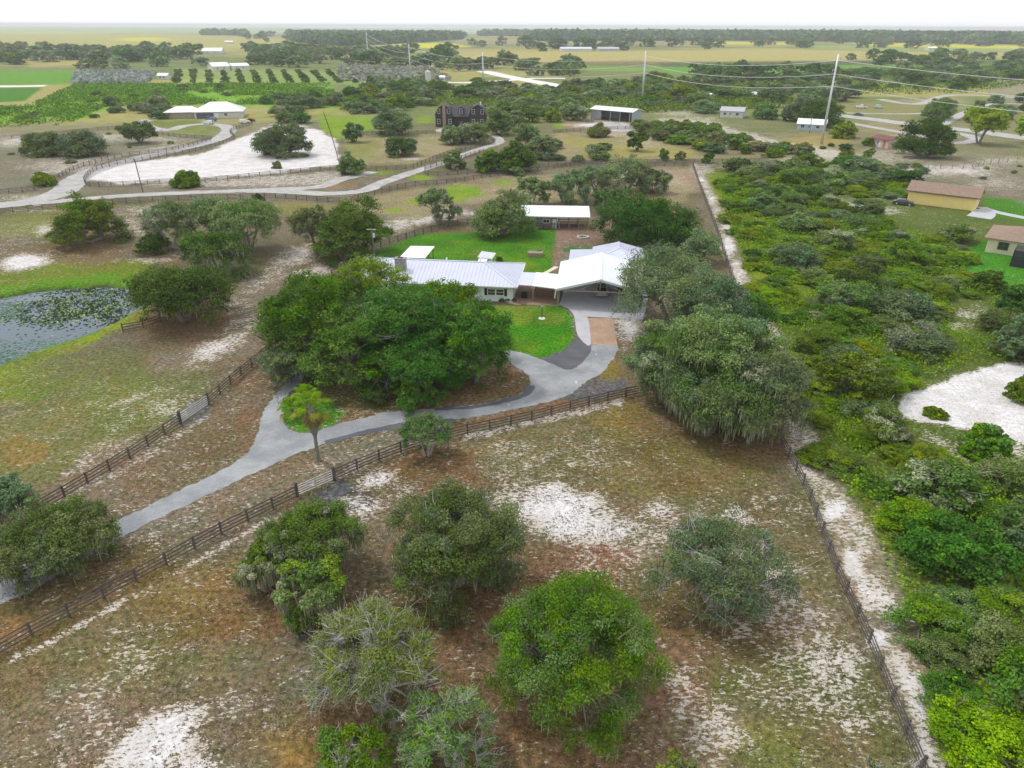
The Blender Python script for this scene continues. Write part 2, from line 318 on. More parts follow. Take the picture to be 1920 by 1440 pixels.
# yard
area(LAWN, [(655, 487), (720, 466), (780, 440), (850, 434), (1000, 430), (1045, 430), (1042, 480), (1030, 512), (960, 520), (700, 500)], 1, 2.5, .35)
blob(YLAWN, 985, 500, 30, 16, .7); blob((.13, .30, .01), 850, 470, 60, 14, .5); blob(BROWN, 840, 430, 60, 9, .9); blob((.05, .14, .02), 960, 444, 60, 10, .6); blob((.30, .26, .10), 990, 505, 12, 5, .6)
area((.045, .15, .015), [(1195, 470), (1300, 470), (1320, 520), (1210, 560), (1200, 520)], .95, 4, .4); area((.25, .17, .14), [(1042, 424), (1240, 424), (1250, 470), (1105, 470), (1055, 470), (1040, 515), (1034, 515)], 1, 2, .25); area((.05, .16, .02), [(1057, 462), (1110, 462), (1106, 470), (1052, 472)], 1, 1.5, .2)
area((.19, .13, .10), [(1105, 425), (1290, 430), (1280, 470), (1200, 462)], .7, 4)
area((.058, .25, .006), [(870, 570), (960, 572), (1050, 574), (1074, 594), (1078, 630), (1060, 655), (1016, 672), (965, 660), (860, 650)], 1, .7, .15); blob(YLAWN, 975, 590, 30, 20, .7); blob(YLAWN, 980, 650, 40, 14, .6); blob((.05, .22, .006), 1030, 610, 40, 40, .5)
area((.33, .22, .15), [(975, 545), (1048, 550), (1046, 572), (975, 568), (958, 566)], 1, 1.5, .2)
area(MILL, [(1016, 672), (1060, 656), (1079, 634), (1107, 646), (1105, 663), (1070, 692), (1035, 681)], 1, 1.2, .3); area(MILL, [(1060, 745), (1110, 712), (1175, 705), (1180, 735), (1120, 748)], .9, 4); area((.10, .10, .12), [(575, 935), (640, 900), (700, 930), (690, 950), (640, 960), (600, 950)], .95, 5)
stripe(MILL, [(820, 766), (890, 762), (945, 752), (985, 738), (995, 722)], 4, .9, 2); stripe(MILL, [(620, 826), (700, 806), (770, 795), (850, 792)], 5, .9, 2); blob((.23, .19, .05), 1140, 690, 26, 26, .9)
area(MILL, [(320, 790), (365, 750), (392, 755), (380, 790), (340, 800)], .7, 5)
# --- bare sand, by density
S = lambda *a, **k: blob(None, *a, ch='s', **k)
area(None, [(150, 340), (170, 318), (240, 305), (380, 285), (440, 262), (520, 232), (590, 240), (630, 262), (640, 310), (560, 322), (400, 335), (240, 345)], 1.15, 6, .6, 's')
area(None, [(200, 340), (360, 334), (640, 318), (640, 345), (500, 352), (300, 352)], .62, 6, .6, 's')
area(None, [(60, 330), (150, 300), (300, 272), (380, 262), (380, 272), (200, 300), (110, 325)], .62, 5, .8, 's'); S(30, 265, 70, 12, .7); S(120, 312, 90, 16, .62); S(200, 258, 70, 10, .6); S(300, 262, 70, 10, .6); S(60, 372, 80, 9, .6); S(45, 395, 60, 6, .5)
S(45, 493, 55, 15, 1.1, .5, -8); S(85, 430, 24, 14, .7); S(255, 425, 45, 26, .55); S(300, 395, 90, 14, .65); S(280, 487, 60, 9, .6); S(350, 480, 40, 12, .5)
S(560, 480, 60, 18, .72, .6, -15); S(600, 505, 80, 14, .74, .6, -14); S(500, 520, 60, 22, .55, .6, -30); S(395, 655, 75, 22, .78, .6, -22); S(460, 610, 60, 30, .52, .6, -35); S(450, 570, 60, 40, .42)
S(250, 765, 110, 40, .5, .6, -12); S(320, 770, 60, 26, .66, .6, -12); S(120, 765, 60, 30, .4); S(180, 850, 140, 30, .42, .6, -25)
stripe(None, [(110, 945), (260, 862), (400, 775)], 9, .5, 5, 's'); stripe(None, [(20, 1238), (160, 1170), (300, 1092), (500, 975)], 6, .66, 4, 's', 1.0)
S(700, 900, 45, 20, .86, .5, -12); S(680, 950, 50, 26, .86); S(660, 880, 60, 16, .62, .6, -22); S(620, 870, 110, 14, .45, .6, -20); S(740, 915, 60, 26, .5); stripe(None, [(870, 822), (1000, 792), (1165, 752)], 7, .72, 4, 's')
S(1060, 965, 90, 50, 1.0, .5, 8); S(1130, 990, 90, 36, .86, .6, 10); S(980, 940, 60, 40, .66); S(960, 860, 90, 50, .44); S(1080, 860, 150, 60, .42); S(1240, 960, 60, 22, .72, .6, 5); S(1380, 970, 34, 20, .72); S(1130, 1060, 150, 50, .46); S(1260, 1000, 70, 30, .62); S(1330, 1000, 130, 60, .42); S(1000, 1100, 100, 50, .3)
S(1290, 1035, 70, 30, .6); S(1430, 1120, 90, 120, .6, .7, -60); S(1500, 1190, 80, 90, .58); S(1560, 1250, 70, 60, .72); S(1330, 1370, 90, 80, .7); S(1290, 1310, 50, 80, .62); S(1480, 1290, 120, 60, .56); S(1600, 1330, 80, 60, .55); S(1420, 1230, 120, 60, .35); S(1460, 960, 100, 60, .38)
S(320, 1370, 100, 55, .92, .6, -18); S(290, 1410, 110, 50, .95, .6, -18); S(350, 1340, 60, 36, .85); S(180, 1370, 140, 70, .5); S(250, 1230, 80, 70, .5); S(170, 1300, 110, 50, .48); S(440, 1330, 90, 60, .5); S(360, 1440, 120, 40, .9); S(300, 1180, 120, 40, .38); S(60, 1420, 80, 50, .4); S(470, 1290, 60, 50, .36)
for i in range(len(TRK) - 1):
    pass
wtr = np.clip((Vv - 300) / 1100, 0, 1)
dtr = pdist(U - (8 + 50 * wtr) * 0, Vv, TRK)
_t = (1 - sm(dtr + wob * 26 * wtr, 6 + 38 * wtr, 10 + 62 * wtr)); blend((.27, .235, .18), _t * .85)
sand = np.maximum(sand, _t * (.47 + .42 * wob2 + .30 * wob + .14 * (np.abs(dtr - (2 + 14 * wtr)) < (2 + 10 * wtr))))
S(1365, 455, 14, 34, .95); S(1385, 520, 12, 24, .9); S(1450, 650, 22, 30, .9); S(1562, 960, 26, 36, .95, .5, 50); S(1660, 1130, 20, 60, .8, .5, -28); S(1700, 1270, 16, 80, .75, .5, -22); S(1740, 1400, 22, 60, .8, .5, -22); S(1500, 860, 22, 50, .7, .5, -22); S(1600, 1060, 22, 40, .9); S(1645, 1200, 24, 20, 1.0); S(1620, 1100, 16, 60, .85, .5, -28)
area(None, [(1680, 770), (1690, 735), (1740, 725), (1830, 695), (1880, 680), (1960, 690), (1960, 850), (1900, 830), (1850, 815), (1780, 800), (1720, 795)], 1.15, 8, .7, 's'); S(1900, 790, 70, 26, 1.0, .5, 25); S(1830, 860, 90, 16, .62, .6, 25); S(1880, 830, 70, 16, .7, .6, 25)
S(1820, 590, 40, 16, .72); S(1800, 610, 40, 12, .6); S(1610, 385, 60, 16, .78); S(1560, 378, 60, 10, .7); S(1650, 395, 40, 10, .7); S(1780, 320, 120, 14, .78); S(1700, 290, 110, 14, .6); S(1860, 345, 90, 18, .55); S(1560, 300, 100, 8, .55); S(1480, 280, 60, 8, .7); S(1400, 315, 60, 7, .6); S(1300, 230, 60, 12, .7); S(1270, 210, 60, 10, .6); S(1740, 255, 60, 9, .6); S(1880, 300, 70, 10, .6); S(1890, 150, 40, 20, .4)
area(None, [(1230, 218), (1330, 226), (1460, 262), (1600, 285), (1640, 312), (1500, 290), (1380, 262), (1240, 232)], .66, 4, .8, 's')
S(1130, 235, 60, 8, .9); S(1160, 250, 60, 9, .55); S(1200, 265, 50, 12, .5); S(770, 297, 26, 4, .75); S(700, 290, 50, 8, .3); S(810, 410, 80, 10, .74, .6, -8); S(745, 420, 60, 12, .7, .6, -12); S(860, 400, 50, 8, .66); S(1270, 340, 40, 30, .4); S(1320, 320, 30, 14, .6)
S(1180, 615, 30, 34, .88); S(1170, 655, 22, 10, .5)
S(700, 745, 200, 16, .16); S(930, 715, 40, 14, .36); S(720, 840, 160, 14, .4, .6, -12)
lawnmask = sm(sdist(U, Vv, [(700, 485), (780, 440), (1045, 430), (1035, 512), (700, 500)]), -2, 3) + sm(sdist(U, Vv, [(870, 570), (1050, 574), (1078, 630), (1016, 672), (860, 650)]), -2, 2)
sand = np.where(lawnmask > .3, 0, sand); sand = np.where(dist > 450, sand * .75, sand)
for poly in ([(500, 560), (1040, 560), (960, 700), (540, 720)],): sand *= 1 - .9 * sm(sdist(U, Vv, poly), 0, 12)
_lw = np.clip(lawnmask, 0, 1); blend((.14, .27, .012), _lw * sm(fbm(GX * .22, GY * .22, 91), .45, .65) * .6); blend((.05, .16, .012), _lw * sm(fbm(GX * .3 + 9, GY * .3, 93), .5, .68) * .5); blend((.24, .24, .05), _lw * sm(fbm(GX * .15 + 3, GY * .15, 95), .6, .75) * .5)
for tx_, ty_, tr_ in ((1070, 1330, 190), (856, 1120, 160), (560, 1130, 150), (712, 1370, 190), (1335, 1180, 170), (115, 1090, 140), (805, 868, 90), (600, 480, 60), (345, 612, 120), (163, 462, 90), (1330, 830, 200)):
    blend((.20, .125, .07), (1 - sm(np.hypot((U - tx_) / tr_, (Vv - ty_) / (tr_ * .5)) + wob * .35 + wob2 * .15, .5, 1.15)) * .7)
GZ = np.zeros(len(GX)); near = (dist < 220)
sp = np.full(len(GX), -99.0); sp[near] = sdist(GX[near], GY[near], pond_w)
GZ -= 1.2 * sm(sp, -1.6, 3.0)
blend((.06, .055, .04), sm(sp, -.1, .6)); sand = np.where(sp > -.5, 0, sand)
NRr = len(rr)
V3 = np.stack([GX, GY, GZ], 1).astype(np.float32)
ii, jj = np.meshgrid(np.arange(NRr - 1), np.arange(nc - 1), indexing='ij'); a0 = (ii * nc + jj).ravel()
FQ = np.stack([a0, a0 + 1, a0 + nc + 1, a0 + nc], 1).astype(np.int32)
def np_mesh(name, V, FQ, attrs=(), mat=None):
    me = bpy.data.meshes.new(name); k = FQ.shape[1]
    me.vertices.add(len(V)); me.vertices.foreach_set('co', np.ascontiguousarray(V, np.float32).ravel())
    me.loops.add(FQ.size); me.loops.foreach_set('vertex_index', FQ.ravel().astype(np.int32))
    me.polygons.add(len(FQ)); me.polygons.foreach_set('loop_start', np.arange(0, FQ.size, k, dtype=np.int32))
    me.update(calc_edges=True)
    for nm, arr in attrs:
        at = me.color_attributes.new(nm, 'FLOAT_COLOR', 'POINT'); at.data.foreach_set('color', np.ascontiguousarray(arr, np.float32).ravel())
    if mat: me.materials.append(mat)
    return me
def ground_mat():
    m, N, L, b = newmat('ground')
    at = node(N, 'ShaderNodeAttribute', attribute_name='soil')
    v = vcoord(N, L); vs = vcoord(N, L, (1, 1.9, 1), R(-24))
    na = noise(N, L, v, .33, 4); nb = noise(N, L, v, 2.3, 4, .65); ncx = noise(N, L, v, 9, 3, .7); nd = noise(N, L, vs, 2.1, 6, .72, .4); ne = noise(N, L, v, .9, 4, .6)
    c = at.outputs['Color']
    c = mixc(N, L, ramp(N, L, noise(N, L, v, .14, 5, .6), .42, .6, 0, .6), c, mixc(N, L, 1, c, (.68, .80, .62), 'MULTIPLY')); c = mixc(N, L, ramp(N, L, na, .35, .7, 0, .45), c, mixc(N, L, 1, c, (1.25, .85, .7), 'MULTIPLY'))
    c = mixc(N, L, ramp(N, L, ne, .45, .62, 0, .45), c, mixc(N, L, 1, c, (.72, .95, .55), 'MULTIPLY'))
    f = mmath(N, L, 'MULTIPLY', ramp(N, L, nb, .30, .70, .50, 1.36), ramp(N, L, ncx, .32, .68, .62, 1.26))
    hv = N.new('ShaderNodeHueSaturation'); L.new(c, hv.inputs['Color']); L.new(f, hv.inputs['Value'])
    # bare sand showing between the tufts
    s = ramp(N, L, mmath(N, L, 'ADD', mmath(N, L, 'MULTIPLY', nd, .72), mmath(N, L, 'MULTIPLY', noise(N, L, v, .55, 4, .65), .28)), .33, .66)
    mk = ramp(N, L, s, mmath(N, L, 'SUBTRACT', 1.0, mmath(N, L, 'MULTIPLY', at.outputs['Alpha'], .92)), mmath(N, L, 'ADD', mmath(N, L, 'SUBTRACT', 1.0, mmath(N, L, 'MULTIPLY', at.outputs['Alpha'], .92)), .20))
    mk = mmath(N, L, 'MULTIPLY', mk, ramp(N, L, noise(N, L, v, 4.5, 3, .6), .28, .5, .45, 1))
    sc = mixc(N, L, ramp(N, L, nb, .3, .7), (.60, .56, .55), (.80, .79, .83)); sc = mixc(N, L, ramp(N, L, noise(N, L, v, .28, 5, .7), .42, .62, 0, .55), sc, (.50, .46, .42))
    sc = mixc(N, L, ramp(N, L, at.outputs['Alpha'], .5, .95), (.54, .48, .42), sc)
    tf = ramp(N, L, noise(N, L, v, 1.7, 3, .6), .60, .68, 0, .75); sc = mixc(N, L, mmath(N, L, 'MULTIPLY', tf, ramp(N, L, nb, .4, .6)), sc, (.17, .17, .12))
    c2 = mixc(N, L, mk, hv.outputs[0], sc)
    L.new(c2, b.inputs['Base Color']); b.inputs['Roughness'].default_value = .95; b.inputs['Specular IOR Level'].default_value = .1
    bp = N.new('ShaderNodeBump'); bp.inputs['Strength'].default_value = .5; bp.inputs['Distance'].default_value = .12
    L.new(mmath(N, L, 'ADD', nb, ncx), bp.inputs['Height']); L.new(bp.outputs[0], b.inputs['Normal']); return m
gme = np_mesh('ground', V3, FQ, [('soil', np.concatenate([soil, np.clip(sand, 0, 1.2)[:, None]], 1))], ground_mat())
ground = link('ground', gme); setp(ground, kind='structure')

# ------------------------------------------------------------------ paved sheets
def smooth_line(pts, step=1.0, closed=False):
    pts = [Vector((p[0], p[1])) for p in pts]; out = []; n = len(pts)
    rngi = range(n if closed else n - 1)
    for i in rngi:
        if closed: a, b, c, d = pts[i - 1], pts[i], pts[(i + 1) % n], pts[(i + 2) % n]
        else: a, b, c, d = pts[max(i - 1, 0)], pts[i], pts[i + 1], pts[min(i + 2, n - 1)]
        k = max(2, int((c - b).length / step))
        for j in range(k):
            t = j / k; out.append(.5 * ((2 * b) + (c - a) * t + (2 * a - 5 * b + 4 * c - d) * t * t + (3 * b - a - 3 * c + d) * t ** 3))
    if not closed: out.append(pts[-1])
    return out
def sheet_ribbon(name, px, width, z, mat, jit=.12, step=1.0):
    ln = smooth_line(PL(px), step); V = []; Fc = []; r = random.Random(len(px))
    for i, p in enumerate(ln):
        d = (ln[min(i + 1, len(ln) - 1)] - ln[max(i - 1, 0)]).normalized(); nrm = Vector((-d.y, d.x))
        wv = width[0] + (width[1] - width[0]) * i / len(ln) if isinstance(width, tuple) else width
        for s in (-.5, .5):
            q = p + nrm * (wv * s + r.uniform(-jit, jit)); V.append((q.x, q.y, z))
        if i: Fc.append((2 * i - 2, 2 * i - 1, 2 * i + 1, 2 * i))
    o = link(name, raw_mesh(name, V, Fc, mat)); return setp(o, kind='structure')
def sheet_poly(name, px, z, mat, jit=.16, step=.45, sharp=False):
    w_ = PL(px); r = random.Random(3)
    if sharp: ln = [Vector(p) for p in w_]
    else: ln = smooth_line(w_, step, True)
    V = [(p.x + r.uniform(-jit, jit), p.y + r.uniform(-jit, jit), z) for p in ln]
    o = link(name, raw_mesh(name, V, [tuple(range(len(V)))], mat)); return setp(o, kind='structure')
def road_mat(name, col, col2, grit=.12, tracks=None):
    m, N, L, b = newmat(name); v = vcoord(N, L)
    n1 = noise(N, L, v, .25, 5, .65); n2 = noise(N, L, v, 14, 3, .7); n3 = noise(N, L, vcoord(N, L, (1, 2.2, 1), R(-30)), .9, 5, .6)
    c = mixc(N, L, ramp(N, L, n1, .35, .68), col, col2); c = mixc(N, L, ramp(N, L, n3, .52, .75, 0, .5), c, tuple(x * .72 for x in col))
    hv = N.new('ShaderNodeHueSaturation'); L.new(c, hv.inputs['Color']); L.new(ramp(N, L, n2, .25, .75, 1 - grit * 1.8, 1 + grit * 1.8), hv.inputs['Value'])
    sp_ = ramp(N, L, noise(N, L, v, 1.1, 2), .71, .76, 0, .8); c = mixc(N, L, sp_, hv.outputs[0], (.72, .74, .76))
    L.new(c, b.inputs['Base Color']); b.inputs['Roughness'].default_value = .9
    bp = N.new('ShaderNodeBump'); bp.inputs['Strength'].default_value = .3; bp.inputs['Distance'].default_value = .03; L.new(n2, bp.inputs['Height']); L.new(bp.outputs[0], b.inputs['Normal']); return m
GRAV = road_mat('gravel', (.225, .24, .26), (.35, .36, .375), .2); SHELL = road_mat('pale_road', (.33, .32, .32), (.47, .455, .44), .15); HWY = road_mat('highway_paving', (.66, .64, .62), (.76, .74, .72), .05)
BRICK = road_mat('red_dirt', (.34, .22, .15), (.45, .31, .22), .2)
sheet_poly('driveway', [(-180, 1180), (-60, 1112), (80, 1042), (220, 977), (300, 937), (393, 893), (460, 853), (483, 813), (493, 773), (520, 737), (545, 712), (575, 700), (560, 722), (536, 745), (531, 785), (548, 808), (587, 812), (617, 801), (667, 787), (733, 772), (817, 766), (883, 760), (940, 750), (980, 737), (993, 720), (990, 703), (966, 686), (940, 660), (971, 660), (1012, 673), (1035, 682), (1070, 693), (1102, 665), (1107, 648), (1157, 648), (1150, 672), (1126, 700), (1102, 714), (1066, 740), (1021, 755), (967, 766), (900, 780), (833, 788), (750, 795), (683, 809), (600, 835), (520, 867), (450, 899), (333, 955), (233, 1005), (80, 1095), (-20, 1145), (-180, 1230)], .012, GRAV)
sheet_poly('concrete_path', [(1040, 574), (1052, 573), (1074, 588), (1081, 622), (1089, 637), (1107, 646.5), (1101, 594), (1080, 578), (1062, 566)], .030, CONC, .03)
sheet_poly('red_dirt_pad', [(1101, 596), (1150, 597), (1157, 647), (1108, 647)], .020, BRICK, .15, 1, True)
sheet_ribbon('neighbour_drive', [(-60, 388), (0, 385), (60, 377), (115, 360), (150, 332), (200, 312), (280, 292), (340, 279), (400, 264), (425, 250), (428, 240), (410, 234), (380, 233), (345, 236), (320, 243), (290, 241), (268, 232), (275, 226), (300, 223), (318, 222)], (7.5, 4.8), .012, SHELL, .25, 1.5)
sheet_ribbon('neighbour_drive', [(320, 243), (300, 245), (275, 238), (262, 232), (268, 226), (285, 223)], 4.5, .018, SHELL, .25, 1.5)
sheet_ribbon('farm_lane', [(60, 384), (115, 377), (167, 372), (250, 366), (333, 362), (467, 357), (533, 354), (600, 350), (640, 336), (700, 322)], 4.2, .016, SHELL, .3, 1.5)
sheet_ribbon('farm_lane', [(467, 358), (533, 359), (617, 363), (683, 357), (707, 346), (750, 331), (793, 317), (837, 303), (873, 289), (907, 277), (938, 266), (925, 254), (890, 249), (850, 246)], (5.0, 2.8), .020, SHELL, .3, 1.5)
sheet_poly('house_forecourt', [(815, 246), (835, 240), (880, 242), (895, 249), (860, 250)], .022, SHELL, .3)
sheet_poly('barn_yard', [(1100, 238), (1150, 229), (1185, 236), (1180, 246), (1120, 244)], .010, SHELL, .4)
sheet_ribbon('highway', [(905, 133), (935, 140), (980, 149), (1020, 156), (1052, 163)], 15, .02, HWY, .3, 10)
sheet_ribbon('highway', [(826, 154), (870, 155), (923, 153), (973, 149), (1000, 147), (1060, 147)], 11, .03, HWY, .3, 10)
sheet_ribbon('country_road', [(1540, 213), (1577, 217), (1640, 224), (1693, 231), (1757, 238), (1830, 246), (1900, 256), (1990, 268)], 11, .02, SHELL, .3, 4)
sheet_ribbon('country_road', [(1500, 205), (1600, 212), (1720, 213), (1760, 205)], 3.5, .012, SHELL, .3, 4)
sheet_ribbon('country_road', [(1597, 231), (1667, 244), (1747, 258), (1790, 268), (1830, 262), (1800, 250), (1760, 248)], 5, .014, SHELL, .4, 3)
sheet_ribbon('country_road', [(1440, 192), (1500, 205)], 6, .014, SHELL, .4, 3); sheet_ribbon('country_road', [(1380, 183), (1470, 183)], 9, .014, HWY, .4, 8)
sheet_ribbon('country_road', [(-200, 162), (0, 162), (85, 161)], 15, .02, HWY, .6, 6)
sheet_ribbon('country_road', [(1650, 186), (1720, 195), (1790, 178), (1960, 186)], 6, .012, SHELL, .4, 4); sheet_ribbon('country_road', [(1760, 235), (1860, 195), (1960, 200)], 5, .024, SHELL, .4, 4)
sheet_ribbon('garden_walk', [(1840, 388), (1870, 398), (1960, 416)], 2.6, .02, CONC, .1, 3); sheet_ribbon('garden_walk', [(1838, 392), (1845, 400), (1835, 408)], 5, .016, CONC, .1, 3)
sheet_ribbon('garden_walk', [(955, 566), (975, 570), (984, 563), (980, 556)], 1.0, .02, plain('sandstone', (.55, .42, .28), .9), .05, .5)
EDGE = plain('pale_edging', (.68, .60, .46), .85)
sheet_ribbon('garden_walk', [(1002, 518), (1020, 513), (1044, 500)], .9, .02, EDGE, .04, .6); sheet_ribbon('garden_walk', [(1018, 513), (1046, 516)], .6, .026, EDGE, .03, .6)
ASPH = road_mat('dark_asphalt', (.085, .085, .10), (.12, .12, .135), .12)
sheet_poly('asphalt_patch', [(1016, 673), (1040, 667), (1060, 656), (1075, 640), (1080, 632), (1092, 641), (1107, 648), (1105, 663), (1090, 681), (1070, 692.5), (1050, 689), (1035, 682)], .024, ASPH, .08)
sheet_ribbon('asphalt_patch', [(815, 768), (885, 763.5), (942, 753), (983, 740), (996, 723)], (.5, 1.1), .022, ASPH, .08, .5)
sheet_ribbon('asphalt_patch', [(610, 830), (683, 811), (750, 798), (800, 793), (850, 790)], (.7, 1.3), .022, ASPH, .08, .5)
# ------------------------------------------------------------------ pond
def water_mat():
    m, N, L, b = newmat('water'); v = vcoord(N, L)
    b.inputs['Base Color'].default_value = (.045, .075, .11, 1); b.inputs['Roughness'].default_value = .09; b.inputs['IOR'].default_value = 1.33; b.inputs['Specular IOR Level'].default_value = 1.0
    bp = N.new('ShaderNodeBump'); bp.inputs['Strength'].default_value = .35; bp.inputs['Distance'].default_value = .05; L.new(noise(N, L, v, 3.5, 4, .6), bp.inputs['Height']); L.new(bp.outputs[0], b.inputs['Normal']); return m
pw = smooth_line(pond_w, 1.0, True)
water = link('pond_water', raw_mesh('pond_water', [(p.x, p.y, -.55) for p in pw], [tuple(range(len(pw)))], water_mat())); setp(water, kind='structure')
def quads(name, C, Nn, Wd, Ht, tint, mat, spin=True, up=None):
    n = len(C); r = np.random.default_rng(n)
    Nn = Nn / (np.linalg.norm(Nn, axis=1, keepdims=True) + 1e-9)
    if up is None:
        a = r.normal(size=(n, 3)); t = np.cross(Nn, a)
    else: t = np.cross(up, Nn)
    t /= (np.linalg.norm(t, axis=1, keepdims=True) + 1e-9); s = np.cross(Nn, t)
    Wd = np.broadcast_to(Wd, (n,))[:, None] * .5; Ht = np.broadcast_to(Ht, (n,))[:, None] * .5
    V = np.stack([C - t * Wd * .55 - s * Ht, C + t * Wd - s * Ht * .1, C + t * Wd * .35 + s * Ht, C - t * Wd + s * Ht * .25], 1).reshape(-1, 3)
    FQ = np.arange(4 * n, dtype=np.int32).reshape(-1, 4)
    col = np.repeat(np.concatenate([tint, np.ones((n, 1))], 1), 4, axis=0)
    return np_mesh(name, V, FQ, [('tint', col)], mat)
# lilies
def lilies():
    r = np.random.default_rng(4); xs = [p[0] for p in pond_w]; ys = [p[1] for p in pond_w]; n = 60000
    X = r.uniform(min(xs), max(xs), n); Y = r.uniform(min(ys), max(ys), n); ins = sdist(X, Y, pond_w)
    u = []; a, b = P(190, 560), P(60, 580)
    dens = .05 + .4 * (1 - sm(ins, .5, 4)) * (fbm(X * .3, Y * .3, 70) > .45) + .9 * (1 - sm(np.hypot((X - a[0]) / 12, (Y - a[1]) / 12), .5, 1.1)) + .75 * (1 - sm(np.hypot((X - P(20, 580)[0]) / 18, (Y - P(20, 580)[1]) / 6), .4, 1.1)) + .6 * (1 - sm(np.hypot((X - P(20, 650)[0]) / 20, (Y - P(20, 650)[1]) / 4), .4, 1.1))
    dens *= .35 + 1.1 * (fbm(X * .5, Y * .5, 77) > .48)
    k = (ins > .8) & (r.random(n) < dens * .36); X, Y = X[k], Y[k]; n = len(X)
    near_a = 1 - sm(np.hypot((X - a[0]) / 12, (Y - a[1]) / 12), .6, 1.3)
    pal = np.array([(.12, .20, .15), (.07, .13, .08), (.20, .29, .25)]); ti = pal[r.integers(0, 3, n)] * (1 - near_a[:, None] * .2)
    dk = r.random(n) < near_a * .75; ti[dk] = (.035, .06, .03)
    ll = r.random(n) < near_a * .25; ti[ll] = (.30, .42, .16)
    nn = np.tile([0, 0, 1.], (n, 1)) + r.normal(size=(n, 3)) * (.04 + .3 * near_a[:, None])
    me = quads('water_lilies', np.stack([X, Y, np.full(n, -.53) + r.random(n) * .06 * near_a], 1), nn, r.uniform(.25, .5, n), r.uniform(.25, .5, n), ti, LEAF)
    setp(link('water_lilies', me), 'floating green lily pads scattered over the pond water', 'lily pads', None, 'stuff')
lilies()
# ================================================================== BUILDINGS
def face_ribs(mb, poly, gap, hgt=.05, wd=.05):
    p = [Vector(q) for q in poly]; n = (p[1] - p[0]).cross(p[2] - p[0]).normalized()
    if n.z < 0: n = -n
    if n.z > .9995: dn = Vector((0, 1, 0))
    else: dn = Vector((n.x, n.y, 0)).normalized(); dn = (dn - n * dn.dot(n)).normalized()
    h = n.cross(dn).normalized(); o = p[0]; c2 = [((q - o).dot(h), (q - o).dot(dn)) for q in p]
    lo, hi = min(c[0] for c in c2), max(c[0] for c in c2); s = lo + gap * .5
    while s < hi - .05:
        ts = []
        for (a, b), (c, d) in zip(c2, c2[1:] + c2[:1]):
            if (a - s) * (c - s) < 0: ts.append(b + (d - b) * (s - a) / (c - a))
        if len(ts) == 2 and abs(ts[1] - ts[0]) > .3:
            q = [o + h * s + dn * t + n * (hgt / 2) for t in ts]; mb.beam(q[0], q[1], wd, hgt)
        s += gap
def slab(mb, polys, th=.14, gap=.6):
    for q in polys:
        n = len(q); V = list(q) + [(x, y, z - th) for x, y, z in q]
        mb.add(V, [tuple(range(n)), tuple(range(n, 2 * n))[::-1]] + [(i, i + n, (i + 1) % n + n, (i + 1) % n) for i in range(n)])
        if gap: face_ribs(mb, q, gap)
    return mb
def hip(x0, x1, y0, y1, ze, zr, il, ir):
    ym = (y0 + y1) / 2; A, B, C, D = (x0, y0, ze), (x1, y0, ze), (x1, y1, ze), (x0, y1, ze); L_, R_ = (x0 + il, ym, zr), (x1 - ir, ym, zr)
    return [(A, B, R_, L_), (C, D, L_, R_), (B, C, R_), (D, A, L_)]
def ridge_caps(mb, segs, r=.09):
    for a, b in segs: mb.beam((a[0], a[1], a[2] + .03), (b[0], b[1], b[2] + .03), .3, .07)
def walls(mb, x0, x1, y0, y1, h, t=.2):
    mb.box((x0 + x1) / 2, y0 + t / 2, h / 2, x1 - x0, t, h); mb.box((x0 + x1) / 2, y1 - t / 2, h / 2, x1 - x0, t, h)
    mb.box(x0 + t / 2, (y0 + y1) / 2, h / 2, t, y1 - y0 - 2 * t - .004, h); mb.box(x1 - t / 2, (y0 + y1) / 2, h / 2, t, y1 - y0 - 2 * t - .004, h); return mb
def window(parent, x, z, wd, ht, y, fm=None, bars=(1, 1), side=None):
    """window in a wall facing -Y (side None) or +X / -X"""
    fm = fm or WHITE; f = MB(); t = .09
    T = (lambda a, b, c: (x + a, y + b, z + c)) if side is None else (lambda a, b, c: (x - b * side, y + a, z + c))
    def bxx(a, c, sa, sc, b, sb):
        cx, cy, cz = T(a, b, c)
        if side is None: f.box(cx, cy, cz, sa, sb, sc)
        else: f.box(cx, cy, cz, sb, sa, sc)
    bxx(0, ht / 2 + t / 2, wd + 2 * t, t, -.04, .10); bxx(0, -ht / 2 - t / 2, wd + 2 * t, t, -.05, .14)
    bxx(-wd / 2 - t / 2, 0, t, ht, -.04, .10); bxx(wd / 2 + t / 2, 0, t, ht, -.04, .10)
    for i in range(bars[0]): bxx(-wd / 2 + wd * (i + 1) / (bars[0] + 1), 0, .05, ht, -.035, .06)
    for i in range(bars[1]): bxx(0, -ht / 2 + ht * (i + 1) / (bars[1] + 1), wd, .05, -.03, .05)
    fo = f.build('window', fm, parent); g = MB(); cx, cy, cz = T(0, -.012, 0)
    if side is None: g.box(cx, cy, cz, wd, .02, ht)
    else: g.box(cx, cy, cz, .02, wd, ht)
    g.build('pane', GLASS, fo)
CR = R(-6.6)
def cloc(ox, oy): return (ox, oy, 0)
